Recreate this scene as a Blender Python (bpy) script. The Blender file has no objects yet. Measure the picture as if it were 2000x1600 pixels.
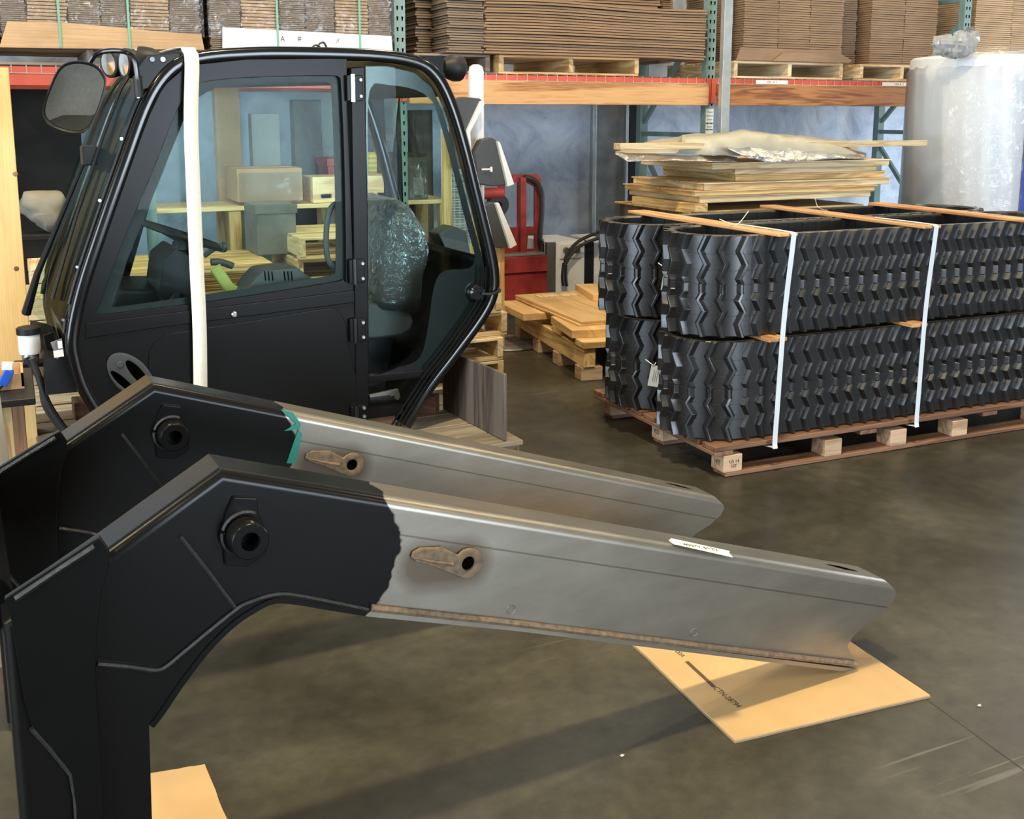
import bpy, bmesh, math, random
from mathutils import Vector, Matrix, noise
random.seed(7)
SC = bpy.context.scene
COL = SC.collection
rad = math.radians

# ------------------------------------------------------------------ camera
F, CX, HY, PITCH, YAW, EYE = 2100.0, 1000.0, 228.0, rad(10), rad(25), 1.6
CY = HY + F * math.tan(PITCH)
cd = bpy.data.cameras.new('camera'); cam = bpy.data.objects.new('camera', cd); COL.objects.link(cam)
cd.sensor_width = 36; cd.lens = F / 2000 * 36; cd.shift_y = (CY - 800) / 2000
cd.clip_start = 0.05
cam.location = (0, 0, EYE); cam.rotation_euler = (rad(90) - PITCH, 0, -YAW)
SC.camera = cam

# ------------------------------------------------------------------ world, exposure
w = bpy.data.worlds.new('world'); SC.world = w; w.use_nodes = True
bg = w.node_tree.nodes['Background']
bg.inputs[0].default_value = (0.62, 0.78, 1.0, 1); bg.inputs[1].default_value = 1.5
SC.view_settings.view_transform = 'Standard'; SC.view_settings.look = 'None'
SC.view_settings.exposure = 0.0; SC.view_settings.gamma = 1.0
SC.view_settings.use_curve_mapping = False

# daylight coming in through the open roll-up doors (openings in wall_left and wall_front)
def area(name, loc, rot, sx, sy, power, col):
    l = bpy.data.lights.new(name, 'AREA'); l.shape = 'RECTANGLE'; l.size = sx; l.size_y = sy
    l.energy = power; l.color = col
    o = bpy.data.objects.new(name, l); COL.objects.link(o); o.location = loc; o.rotation_euler = rot
    return o
DOORL = area('door_daylight_side', (-6.95, 0.0, 2.1), (0, rad(-90), 0), 4.0, 6.4, 900, (0.72, 0.86, 1.0))
DOORF = area('door_daylight_front', (5.2, -9.95, 1.95), (rad(90), 0, 0), 5.6, 3.8, 1250, (0.76, 0.88, 1.0))
FILLR = area('added_fill_right', (14.95, 6.3, 1.8), (0, rad(90), 0), 3.5, 3.4, 700, (0.74, 0.87, 1.0))  # added fill light at an unseen right opening, brightens the rear wall
LAMP_SPOTS = [(1.25, 2.35), (1.25, -3.4), (6.4, 2.6), (6.4, -3.4), (-3.9, 2.35), (-3.9, -3.4), (3.4, 6.3), (8.6, 6.3), (-1.0, 6.3)]
LAMP_Z, LAMP_W, LAMP_C = 6.3, 100, (1.0, 0.81, 0.50)
KEY_W = {0: 340, 4: 200}          # the lamps above the arms and left of them burn brightest

# ------------------------------------------------------------------ pixel rays -> real places
_fh = Vector((math.sin(YAW), math.cos(YAW), 0)); _r = Vector((math.cos(YAW), -math.sin(YAW), 0)); _z = Vector((0, 0, 1))
_fw = _fh * math.cos(PITCH) - _z * math.sin(PITCH); _up = _fh * math.sin(PITCH) + _z * math.cos(PITCH)
_C = Vector((0, 0, EYE))
def ray(px, py): return _fw + _r * ((px - CX) / F) - _up * ((py - CY) / F)
def ground(px, py, z=0.0):
    d = ray(px, py); return _C + d * ((z - EYE) / d.z)
class Frame:
    """upright frame: x along the thing (to the right), y away from the camera, z up"""
    def __init__(s, o, deg):
        s.o = Vector((o[0], o[1], 0)); s.a = rad(deg)
        s.ex = Vector((math.cos(s.a), math.sin(s.a), 0)); s.ey = Vector((-math.sin(s.a), math.cos(s.a), 0))
    def hit(s, px, py, y=0.0):
        d = ray(px, py); t = (y - (_C - s.o).dot(s.ey)) / d.dot(s.ey); p = _C + d * t - s.o
        return (p.dot(s.ex), p.z)
    def hits(s, pts, y=0.0): return [s.hit(a, b, y) for a, b in pts]
    def loc(s, wv): p = wv - s.o; return Vector((p.dot(s.ex), p.dot(s.ey), p.z))
    def world(s, x, y, z): return s.o + s.ex * x + s.ey * y + _z * z
def atdepth(px, py, d):
    q = ray(px, py); return _C + q * (d / q.dot(_fh))
W0 = Frame((0, 0), 0)
ARM = Frame(ground(1675, 1303, .012), 2.6)
CAB = Frame(atdepth(970, 560, 5.0), 2.5)
TRK = Frame(ground(1413, 934), -1)

# ------------------------------------------------------------------ materials
MATS = {}
def nmat(name):
    m = bpy.data.materials.new(name); m.use_nodes = True; nt = m.node_tree
    return m, nt, nt.nodes['Principled BSDF']
def N(nt, typ, **kw):
    n = nt.nodes.new(typ)
    for k, v in kw.items(): setattr(n, k, v)
    return n
def ramp(nt, fac, stops):
    r = N(nt, 'ShaderNodeValToRGB'); e = r.color_ramp.elements
    e[0].position, e[0].color = stops[0][0], (*stops[0][1], 1)
    e[1].position, e[1].color = stops[1][0], (*stops[1][1], 1)
    for p, c in stops[2:]:
        q = e.new(p); q.color = (*c, 1)
    nt.links.new(fac, r.inputs[0]); return r.outputs[0]
def coords(nt, scale=(1, 1, 1), rnd=0.0, kind='Object'):
    tc = N(nt, 'ShaderNodeTexCoord'); mp = N(nt, 'ShaderNodeMapping'); mp.inputs['Scale'].default_value = scale
    nt.links.new(tc.outputs[kind], mp.inputs[0])
    if rnd:
        oi = N(nt, 'ShaderNodeObjectInfo'); mu = N(nt, 'ShaderNodeMath', operation='MULTIPLY'); mu.inputs[1].default_value = rnd
        nt.links.new(oi.outputs['Random'], mu.inputs[0]); nt.links.new(mu.outputs[0], mp.inputs['Location'])
    return mp.outputs[0]
def noise_n(nt, vec, scale, detail=4, rough=.55, dist=0):
    n = N(nt, 'ShaderNodeTexNoise'); n.inputs['Scale'].default_value = scale; n.inputs['Detail'].default_value = detail
    n.inputs['Roughness'].default_value = rough; n.inputs['Distortion'].default_value = dist
    nt.links.new(vec, n.inputs['Vector']); return n.outputs[0]
def bump(nt, b, h, strength=.2, dist=.01):
    n = N(nt, 'ShaderNodeBump'); n.inputs['Strength'].default_value = strength; n.inputs['Distance'].default_value = dist
    nt.links.new(h, n.inputs['Height']); nt.links.new(n.outputs[0], b.inputs['Normal']); return n
def plain(name, col, rough=.5, metal=0.0, var=.12, scale=6, spec=.5, bmp=0.0, coat=0.0):
    m, nt, b = nmat(name)
    v = noise_n(nt, coords(nt, rnd=30), scale, 5)
    lo = tuple(c * (1 - var) for c in col); hi = tuple(min(1, c * (1 + var)) for c in col)
    nt.links.new(ramp(nt, v, [(.3, lo), (.7, hi)]), b.inputs['Base Color'])
    b.inputs['Roughness'].default_value = rough; b.inputs['Metallic'].default_value = metal
    b.inputs['Specular IOR Level'].default_value = spec; b.inputs['Coat Weight'].default_value = coat
    if bmp: bump(nt, b, noise_n(nt, coords(nt), scale * 12, 3), bmp, .003)
    MATS[name] = m; return m
def woodset(name, light, dark, rough=.6, ring=9.0):
    out = []
    for ax in range(3):
        m, nt, b = nmat(f'{name}_{"xyz"[ax]}')
        sc = [ring, ring, ring]; sc[ax] = ring * .07
        v = coords(nt, tuple(sc), rnd=40)
        n1 = noise_n(nt, v, 1.0, 3, .5, 1.2)
        sn = N(nt, 'ShaderNodeMath', operation='MULTIPLY'); sn.inputs[1].default_value = 26.0; nt.links.new(n1, sn.inputs[0])
        si = N(nt, 'ShaderNodeMath', operation='SINE'); nt.links.new(sn.outputs[0], si.inputs[0])
        sc2 = [160, 160, 160]; sc2[ax] = 6
        n2 = noise_n(nt, coords(nt, tuple(sc2), rnd=9), 1.0, 2)
        ad = N(nt, 'ShaderNodeMath', operation='MULTIPLY_ADD'); ad.inputs[1].default_value = .24
        nt.links.new(si.outputs[0], ad.inputs[0]); nt.links.new(n2, ad.inputs[2])
        c = ramp(nt, ad.outputs[0], [(.2, dark), (.62, light), (.95, tuple(min(1, q * 1.12) for q in light))])
        hs = N(nt, 'ShaderNodeHueSaturation'); nt.links.new(c, hs.inputs['Color'])
        oi = N(nt, 'ShaderNodeObjectInfo'); mr = N(nt, 'ShaderNodeMapRange'); mr.inputs[3].default_value = .8; mr.inputs[4].default_value = 1.14
        nt.links.new(oi.outputs['Random'], mr.inputs[0]); nt.links.new(mr.outputs[0], hs.inputs['Value'])
        nt.links.new(hs.outputs[0], b.inputs['Base Color']); b.inputs['Roughness'].default_value = rough
        bump(nt, b, ad.outputs[0], .12, .002)
        out.append(m)
    MATS[name] = out; return out

plain('black_paint', (.006, .0058, .0056), .27, var=.1, spec=.13)
plain('black_gloss', (.006, .006, .0065), .16, var=.1, spec=.5)
plain('black_plastic', (.012, .012, .0125), .5, var=.15, spec=.35, bmp=.1)
plain('charcoal_plastic', (.05, .053, .056), .5, bmp=.1)
plain('grey_metal', (.30, .30, .29), .38, .75)
plain('chrome', (.75, .75, .74), .15, 1.0, var=.03)
plain('galvanised', (.50, .53, .53), .42, .5, scale=14)
plain('rack_green', (.20, .31, .29), .45, scale=5)
plain('beam_red', (.60, .10, .055), .42, scale=5)
plain('machine_red', (.30, .035, .032), .45, var=.45, scale=7)
plain('white_plastic', (.82, .83, .84), .4, var=.03)
plain('white_paper', (.85, .85, .82), .7, var=.03)
plain('strap_white', (.84, .82, .72), .65, var=.04, scale=40)
plain('strap_plastic', (.72, .78, .82), .3, var=.04)
plain('strap_green', (.16, .42, .28), .4, var=.05)
plain('blue_plastic', (.02, .10, .55), .35)
plain('lime', (.38, .42, .09), .5)
plain('ink', (.03, .025, .02), .7)
plain('print_brown', (.09, .06, .03), .8)
plain('steel_plate', (.24, .24, .235), .5, .4, var=.25)
plain('machine_white', (.93, .93, .90), .45, var=.12)
plain('hose', (.022, .022, .022), .45)
plain('yellow_roll', (.66, .58, .22), .55, var=.15)
plain('cloth', (.27, .255, .21), .9, bmp=.2)
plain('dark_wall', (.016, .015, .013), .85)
plain('tape_green', (.02, .22, .17), .35)
plain('tape_white', (.88, .86, .72), .7, var=.03)
plain('hole_black', (.002, .002, .002), .9, spec=0)
plain('debris', (.5, .48, .40), .8)
woodset('pine', (.80, .57, .27), (.50, .29, .11))
woodset('pine_pale', (.86, .70, .44), (.60, .41, .20))
woodset('ply_tan', (.74, .50, .24), (.62, .38, .16), ring=4)
woodset('post_wood', (.80, .52, .21), (.68, .40, .14), ring=3)
woodset('pine_orange', (.52, .215, .065), (.22, .07, .018), ring=8)
woodset('plank_tan', (.66, .37, .16), (.37, .155, .05), ring=6)
woodset('wood_brown', (.25, .13, .072), (.13, .06, .034))
woodset('wood_block', (.58, .40, .26), (.38, .23, .13))
woodset('ply_dirty', (.125, .098, .076), (.05, .036, .028), rough=.75, ring=4)
woodset('wood_grey', (.31, .26, .19), (.20, .16, .115), rough=.8)

def cardboard(name, c, var=.1, rough=.75):
    m, nt, b = nmat(name)
    v = noise_n(nt, coords(nt, (1, 1, 1), 20), 4, 6)
    lo = tuple(q * (1 - var) for q in c); hi = tuple(min(1, q * (1 + var)) for q in c)
    base = ramp(nt, v, [(.35, lo), (.65, hi)])
    gz = noise_n(nt, coords(nt, (1.5, 1.5, 60), 5), 2.0, 2)
    mx = N(nt, 'ShaderNodeMixRGB', blend_type='MULTIPLY'); mx.inputs[0].default_value = .55
    nt.links.new(base, mx.inputs[1]); nt.links.new(ramp(nt, gz, [(.3, (.66, .62, .58)), (.7, (1, 1, 1))]), mx.inputs[2])
    nt.links.new(mx.outputs[0], b.inputs['Base Color']); b.inputs['Roughness'].default_value = rough
    MATS[name] = m; return m
cardboard('card', (.34, .215, .125))
cardboard('card_light', (.58, .38, .21))
cardboard('card_grey', (.29, .21, .145))
cardboard('card_floor', (.62, .41, .19), .05, .65)
plain('card_edge', (.28, .20, .13), .9)

def glass(name, tint, refl=1.0, rough=0.0):
    m, nt, b = nmat(name); nt.nodes.remove(b); out = nt.nodes['Material Output']
    tr = N(nt, 'ShaderNodeBsdfTransparent'); tr.inputs[0].default_value = (*tint, 1)
    gl = N(nt, 'ShaderNodeBsdfGlossy'); gl.inputs['Roughness'].default_value = rough
    fr = N(nt, 'ShaderNodeFresnel'); fr.inputs[0].default_value = 1.5
    mu = N(nt, 'ShaderNodeMath', operation='MULTIPLY'); mu.inputs[1].default_value = refl; nt.links.new(fr.outputs[0], mu.inputs[0])
    mx = N(nt, 'ShaderNodeMixShader'); nt.links.new(mu.outputs[0], mx.inputs[0]); nt.links.new(tr.outputs[0], mx.inputs[1]); nt.links.new(gl.outputs[0], mx.inputs[2])
    nt.links.new(mx.outputs[0], out.inputs[0]); MATS[name] = m; return m, nt, gl, mu
glass('glass', (.875, .95, .935), .07)
def film(name, tint, amt, scale, rough=.12, white=.06):
    m, nt, gl, mu = glass(name, tint, amt, rough)
    bn = N(nt, 'ShaderNodeBump'); bn.inputs['Strength'].default_value = .9; bn.inputs['Distance'].default_value = .03
    nt.links.new(noise_n(nt, coords(nt), scale, 3, .5, 1.5), bn.inputs['Height']); nt.links.new(bn.outputs[0], gl.inputs['Normal'])
    out = nt.nodes['Material Output']; old = out.inputs[0].links[0].from_socket
    df = N(nt, 'ShaderNodeBsdfDiffuse'); df.inputs[0].default_value = (.8, .82, .84, 1); mx = N(nt, 'ShaderNodeMixShader')
    mx.inputs[0].default_value = white; nt.links.new(old, mx.inputs[1]); nt.links.new(df.outputs[0], mx.inputs[2]); nt.links.new(mx.outputs[0], out.inputs[0])
film('film', (.99, .99, .99), .9, 9, .1, .04)
film('film_seat', (.95, .97, .97), 2.6, 16, .06, .06)
film('film_knot', (.98, .98, .99), 1.2, 14, .08, .32)
film('film_wrap', (.98, .98, .98), .5, 9, .12, .03)

m, nt, b = nmat('mirror'); b.inputs['Base Color'].default_value = (.5, .5, .48, 1); b.inputs['Metallic'].default_value = 1; b.inputs['Roughness'].default_value = .03; MATS['mirror'] = m

# rubber of the crawler tracks: black, a little dusty
m, nt, b = nmat('rubber')
v = noise_n(nt, coords(nt), 7, 6)
rc_ = ramp(nt, v, [(.35, (.008, .008, .009)), (.7, (.017, .017, .018))])
ge = N(nt, 'ShaderNodeNewGeometry'); sx_ = N(nt, 'ShaderNodeSeparateXYZ'); nt.links.new(ge.outputs['True Normal'], sx_.inputs[0])
du = N(nt, 'ShaderNodeMapRange'); du.inputs[1].default_value = .75; du.inputs[2].default_value = .98; du.inputs[4].default_value = .85; nt.links.new(sx_.outputs[2], du.inputs[0])
dm = N(nt, 'ShaderNodeMixRGB'); nt.links.new(du.outputs[0], dm.inputs[0]); nt.links.new(rc_, dm.inputs[1]); dm.inputs[2].default_value = (.085, .075, .056, 1)   # settled dust
nt.links.new(dm.outputs[0], b.inputs['Base Color'])
b.inputs['Roughness'].default_value = .33; b.inputs['Specular IOR Level'].default_value = .8
MATS['rubber'] = m
plain('rubber_dusty', (.075, .068, .055), .7, var=.3, scale=20)

# foil
m, nt, b = nmat('foil'); b.inputs['Base Color'].default_value = (.62, .60, .57, 1); b.inputs['Metallic'].default_value = .9; b.inputs['Roughness'].default_value = .25
bump(nt, b, noise_n(nt, coords(nt), 9, 4, .6, 2), .6, .02); MATS['foil'] = m
plain('foil_back', (.47, .44, .35), .5, .15, var=.1)

# painted concrete wall, blue grey, mottled
m, nt, b = nmat('wall_paint')
co = coords(nt); n1 = noise_n(nt, co, 3.2, 9, .68, 1.2); n2 = noise_n(nt, co, .7, 3)
c1 = ramp(nt, n1, [(.3, (.40, .47, .58)), (.5, (.62, .71, .84)), (.70, (.78, .86, .95))])
mx = N(nt, 'ShaderNodeMixRGB', blend_type='MULTIPLY'); mx.inputs[0].default_value = .45; nt.links.new(c1, mx.inputs[1])
nt.links.new(ramp(nt, n2, [(.3, (.62, .62, .64)), (.7, (1, 1, 1))]), mx.inputs[2]); nt.links.new(mx.outputs[0], b.inputs['Base Color'])
b.inputs['Roughness'].default_value = .8; bump(nt, b, n1, .3, .02); MATS['wall_paint'] = m
plain('wall_grey', (.42, .42, .40), .8, scale=2)
plain('ceiling_grey', (.30, .29, .27), .85, scale=2)

# polished dark concrete floor with smears, scratches and a saw-cut joint
m, nt, b = nmat('concrete')
co = coords(nt); n1 = noise_n(nt, co, 1.1, 8, .62, .6); n2 = noise_n(nt, co, 13, 7, .72)
c1 = ramp(nt, n1, [(.3, (.031, .028, .020)), (.52, (.054, .049, .035)), (.75, (.098, .090, .067))])
mx = N(nt, 'ShaderNodeMixRGB', blend_type='MULTIPLY'); mx.inputs[0].default_value = .7; nt.links.new(c1, mx.inputs[1])
nt.links.new(ramp(nt, n2, [(.3, (.5, .5, .48)), (.7, (1.25, 1.25, 1.2))]), mx.inputs[2])
# scratches: thin stretched noise lines
def scr(rotz, sc, lo, hi):
    tc = N(nt, 'ShaderNodeTexCoord'); mp = N(nt, 'ShaderNodeMapping'); mp.inputs['Rotation'].default_value = (0, 0, rotz); mp.inputs['Scale'].default_value = sc
    nt.links.new(tc.outputs['Object'], mp.inputs[0]); q = noise_n(nt, mp.outputs[0], 1.0, 2, .4, .4)
    return ramp(nt, q, [(lo, (0, 0, 0)), (hi, (1, 1, 1))])
s1 = scr(.5, (1.1, 38, 1), .69, .75); s2 = scr(-1.0, (1.6, 46, 1), .68, .74); s3 = None
ad = N(nt, 'ShaderNodeMixRGB', blend_type='ADD'); ad.inputs[0].default_value = 1; nt.links.new(s1, ad.inputs[1]); nt.links.new(s2, ad.inputs[2])
ad2 = N(nt, 'ShaderNodeMixRGB', blend_type='ADD'); ad2.inputs[0].default_value = 1; nt.links.new(ad.outputs[0], ad2.inputs[1]); ad2.inputs[2].default_value = (0, 0, 0, 1)
mxs = N(nt, 'ShaderNodeMixRGB'); gm = N(nt, 'ShaderNodeMapRange'); gm.inputs[1].default_value = .54; gm.inputs[2].default_value = .66; gm.inputs[4].default_value = .32; nt.links.new(noise_n(nt, co, .9, 2), gm.inputs[0])
sc_ = N(nt, 'ShaderNodeMath', operation='MULTIPLY'); nt.links.new(gm.outputs[0], sc_.inputs[1])
nt.links.new(ad2.outputs[0], sc_.inputs[0]); nt.links.new(sc_.outputs[0], mxs.inputs[0]); nt.links.new(mx.outputs[0], mxs.inputs[1]); mxs.inputs[2].default_value = (.26, .25, .21, 1)
nt.links.new(mxs.outputs[0], b.inputs['Base Color'])
rr = N(nt, 'ShaderNodeMapRange'); rr.inputs[1].default_value = .3; rr.inputs[2].default_value = .7; rr.inputs[3].default_value = .30; rr.inputs[4].default_value = .52
nt.links.new(n1, rr.inputs[0]); nt.links.new(rr.outputs[0], b.inputs['Roughness']); b.inputs['Specular IOR Level'].default_value = .4
bump(nt, b, n2, .05, .004); MATS['concrete'] = m

# loader arm: black paint at the bent end, bare rolled steel beyond a ragged masked edge; heat tint round the welded keyhole
m, nt, b = nmat('arm_steel')
tc = N(nt, 'ShaderNodeTexCoord'); sp = N(nt, 'ShaderNodeSeparateXYZ'); nt.links.new(tc.outputs['Object'], sp.inputs[0])
def M(op, a, bb=None, c=None):
    n = N(nt, 'ShaderNodeMath', operation=op)
    for i, v_ in enumerate((a, bb, c)):
        if v_ is None: continue
        if isinstance(v_, (int, float)): n.inputs[i].default_value = v_
        else: nt.links.new(v_, n.inputs[i])
    return n.outputs[0]
nz = noise_n(nt, tc.outputs['Object'], 14, 3); X_, Z_ = sp.outputs[0], sp.outputs[2]
# boundary x: -1.44 at top fold, swelling to -1.42 below it, drawing back to -1.50 at the bottom weld
zz = M('SUBTRACT', Z_, M('MULTIPLY_ADD', X_, -.335, .777 - .335 * 1.447))      # depth below the top face (negative)
t_ = M('ADD', zz, .10); bx_ = M('MULTIPLY_ADD', M('MULTIPLY', t_, t_), -2.6, -1.425)
edge = M('ADD', M('SUBTRACT', X_, bx_), M('MULTIPLY_ADD', nz, .05, -.025))
mask = N(nt, 'ShaderNodeMapRange'); mask.inputs[1].default_value = -.002; mask.inputs[2].default_value = .002; nt.links.new(M('MINIMUM', edge, M('ADD', X_, 1.62)), mask.inputs[0])
st = ramp(nt, noise_n(nt, coords(nt, (2, 6, 6)), 2.0, 6, .6), [(.3, (.27, .245, .20)), (.7, (.36, .33, .275))])
# heat tint: distance to keyhole segment
dx = M('MAXIMUM', M('SUBTRACT', M('ABSOLUTE', M('ADD', X_, 1.315)), .055), 0); dz = M('ADD', M('SUBTRACT', Z_, .59), M('MULTIPLY', M('ADD', X_, 1.26), .10))
dd = M('SQRT', M('ADD', M('MULTIPLY', dx, dx), M('MULTIPLY', dz, dz)))
ht = N(nt, 'ShaderNodeMapRange'); ht.inputs[1].default_value = .035; ht.inputs[2].default_value = .075; ht.inputs[3].default_value = .75; ht.inputs[4].default_value = 0; nt.links.new(dd, ht.inputs[0])
h2 = N(nt, 'ShaderNodeMixRGB'); nt.links.new(ht.outputs[0], h2.inputs[0]); nt.links.new(st, h2.inputs[1]); h2.inputs[2].default_value = (.11, .075, .045, 1)
# scribed line along the web
ln = M('LESS_THAN', M('ABSOLUTE', M('ADD', zz, .082)), .0022)
h3 = N(nt, 'ShaderNodeMixRGB'); nt.links.new(M('MULTIPLY', ln, .55), h3.inputs[0]); nt.links.new(h2.outputs[0], h3.inputs[1]); h3.inputs[2].default_value = (.08, .06, .04, 1)
fin = N(nt, 'ShaderNodeMixRGB'); nt.links.new(mask.outputs[0], fin.inputs[0]); fin.inputs[1].default_value = (.006, .0058, .0056, 1); nt.links.new(h3.outputs[0], fin.inputs[2])
nt.links.new(fin.outputs[0], b.inputs['Base Color'])
mr_ = N(nt, 'ShaderNodeMapRange'); mr_.inputs[3].default_value = .26; mr_.inputs[4].default_value = .37; nt.links.new(mask.outputs[0], mr_.inputs[0]); nt.links.new(mr_.outputs[0], b.inputs['Roughness'])
nt.links.new(M('MULTIPLY', mask.outputs[0], .85), b.inputs['Metallic'])
nt.links.new(M('MULTIPLY_ADD', mask.outputs[0], .25, .2), b.inputs['Specular IOR Level'])
MATS['arm_steel'] = m
plain('weld_rust', (.21, .145, .09), .6, .25, var=.35, scale=60, bmp=.6)
plain('weld_steel', (.26, .22, .17), .5, .5, var=.35, scale=60, bmp=.6)
plain('weld_black', (.016, .015, .014), .22, var=.2, scale=60, bmp=.5)

# ------------------------------------------------------------------ mesh helpers
def link(o, parent=None):
    COL.objects.link(o)
    if parent is not None: o.parent = parent
    return o
def tag(o, label, cat, group=None):
    o['label'] = label; o['category'] = cat
    if group: o['group'] = group
    return o
def place(o, fr=None, loc=(0, 0, 0), rz=0.0):
    if fr is not None:
        o.location = fr.world(*loc); o.rotation_euler = (0, 0, fr.a + rz)
    else:
        o.location = loc; o.rotation_euler = (0, 0, rz)
    return o
def thing(name, label, cat, fr=None, loc=(0, 0, 0), rz=0.0, group=None):
    o = bpy.data.objects.new(name, None); o.empty_display_size = .1; link(o)
    place(o, fr, loc, rz); return tag(o, label, cat, group)
def mat(m): return MATS[m] if isinstance(m, str) else m
def wn(o):
    q = o.modifiers.new('weighted', 'WEIGHTED_NORMAL'); q.keep_sharp = True; q.weight = 90
class MB:
    def __init__(s): s.v = []; s.f = []
    def quad(s, *p):
        n = len(s.v); s.v += [Vector(q) for q in p]; s.f.append(tuple(range(n, n + len(p)))); return s
    def box(s, x0, x1, y0, y1, z0, z1):
        n = len(s.v); s.v += [Vector(q) for q in ((x0, y0, z0), (x1, y0, z0), (x1, y1, z0), (x0, y1, z0), (x0, y0, z1), (x1, y0, z1), (x1, y1, z1), (x0, y1, z1))]
        s.f += [tuple(n + i for i in q) for q in ((0, 3, 2, 1), (4, 5, 6, 7), (0, 1, 5, 4), (1, 2, 6, 5), (2, 3, 7, 6), (3, 0, 4, 7))]; return s
    def obox(s, c, size, R):
        n = len(s.v); c = Vector(c); hx, hy, hz = [q / 2 for q in size]
        for q in ((-hx, -hy, -hz), (hx, -hy, -hz), (hx, hy, -hz), (-hx, hy, -hz), (-hx, -hy, hz), (hx, -hy, hz), (hx, hy, hz), (-hx, hy, hz)): s.v.append(c + R @ Vector(q))
        s.f += [tuple(n + i for i in q) for q in ((0, 3, 2, 1), (4, 5, 6, 7), (0, 1, 5, 4), (1, 2, 6, 5), (2, 3, 7, 6), (3, 0, 4, 7))]; return s
    def bar(s, a, b_, w_, h_, up=(0, 0, 1)):
        a = Vector(a); b_ = Vector(b_); d = b_ - a; x = d.normalized(); u = Vector(up)
        if abs(x.dot(u)) > .98: u = Vector((0, 1, 0))
        y = u.cross(x).normalized(); z = x.cross(y)
        return s.obox((a + b_) / 2, (d.length, w_, h_), Matrix((x, y, z)).transposed())
    def loft(s, loops, closed=True, caps=True):
        n0 = len(s.v); k = len(loops[0])
        for l in loops: s.v += [Vector(q) for q in l]
        for i in range(len(loops) - 1):
            for j in range(k if closed else k - 1):
                a = n0 + i * k + j; b_ = n0 + i * k + (j + 1) % k; s.f.append((a, b_, b_ + k, a + k))
        if caps and closed:
            s.f.append(tuple(n0 + j for j in reversed(range(k)))); s.f.append(tuple(n0 + (len(loops) - 1) * k + j for j in range(k)))
        return s
    def prism(s, pts, y0, y1):
        if sum(pts[i][0] * pts[(i + 1) % len(pts)][1] - pts[(i + 1) % len(pts)][0] * pts[i][1] for i in range(len(pts))) < 0: pts = pts[::-1]
        return s.loft([[(x, y1, z) for x, z in pts], [(x, y0, z) for x, z in pts]][::-1][::-1])
    def sweep(s, path, sec, up=(0, 1, 0), closed=False, caps=True):
        """sec: list of (side, up) offsets, swept along path; 'up' is the reference direction"""
        P = [Vector(p) for p in path]; loops = []; U = Vector(up)
        for i, p in enumerate(P):
            if closed: t = (P[(i + 1) % len(P)] - P[i - 1])
            else: t = P[min(i + 1, len(P) - 1)] - P[max(i - 1, 0)]
            t.normalize(); u = U
            if abs(t.dot(u)) > .97: u = Vector((1, 0, 0))
            sd = u.cross(t).normalized(); uu = t.cross(sd)
            loops.append([p + sd * a + uu * b_ for a, b_ in sec])
        if closed: loops.append(loops[0])
        return s.loft(loops, True, caps and not closed)
    def tube(s, path, r, n=8, up=(0, 0, 1), closed=False):
        if isinstance(r, (int, float)): return s.sweep(path, [(r * math.cos(2 * math.pi * i / n), r * math.sin(2 * math.pi * i / n)) for i in range(n)], up, closed)
        P = [Vector(p) for p in path]; loops = []
        for i, p in enumerate(P):
            t = (P[min(i + 1, len(P) - 1)] - P[max(i - 1, 0)]).normalized(); u = Vector(up)
            if abs(t.dot(u)) > .97: u = Vector((1, 0, 0))
            sd = u.cross(t).normalized(); uu = t.cross(sd)
            loops.append([p + sd * r[i] * math.cos(2 * math.pi * j / n) + uu * r[i] * math.sin(2 * math.pi * j / n) for j in range(n)])
        return s.loft(loops)
    def lathe(s, prof, c=(0, 0, 0), axis=(0, 0, 1), n=24, caps=True):
        """prof: (radius, height along axis)"""
        a = Vector(axis).normalized(); u = a.orthogonal().normalized(); v_ = a.cross(u); c = Vector(c)
        return s.loft([[c + a * h + (u * math.cos(2 * math.pi * j / n) + v_ * math.sin(2 * math.pi * j / n)) * max(r, 1e-4) for j in range(n)] for r, h in prof], True, caps)
    def build(s, name, m, parent=None, bevel=0.0, smooth=False, seg=2, ang=35, fr=None, loc=None, rz=0.0, recalc=True):
        me = bpy.data.meshes.new(name); me.from_pydata([tuple(q) for q in s.v], [], s.f)
        if recalc:
            bm = bmesh.new(); bm.from_mesh(me); bmesh.ops.recalc_face_normals(bm, faces=bm.faces)
            if bevel:
                ed = [e for e in bm.edges if len(e.link_faces) == 2 and e.calc_face_angle(0) > rad(30)]
                bmesh.ops.bevel(bm, geom=ed, offset=bevel, segments=seg, affect='EDGES', profile=.5, clamp_overlap=True)
            bm.to_mesh(me); bm.free()
        if smooth or bevel:
            for p in me.polygons: p.use_smooth = True
            me.set_sharp_from_angle(angle=rad(ang))
        me.materials.append(mat(m)); o = bpy.data.objects.new(name, me); link(o, parent)
        if bevel: wn(o)
        if fr is not None or loc is not None: place(o, fr, loc or (0, 0, 0), rz)
        return o
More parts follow.
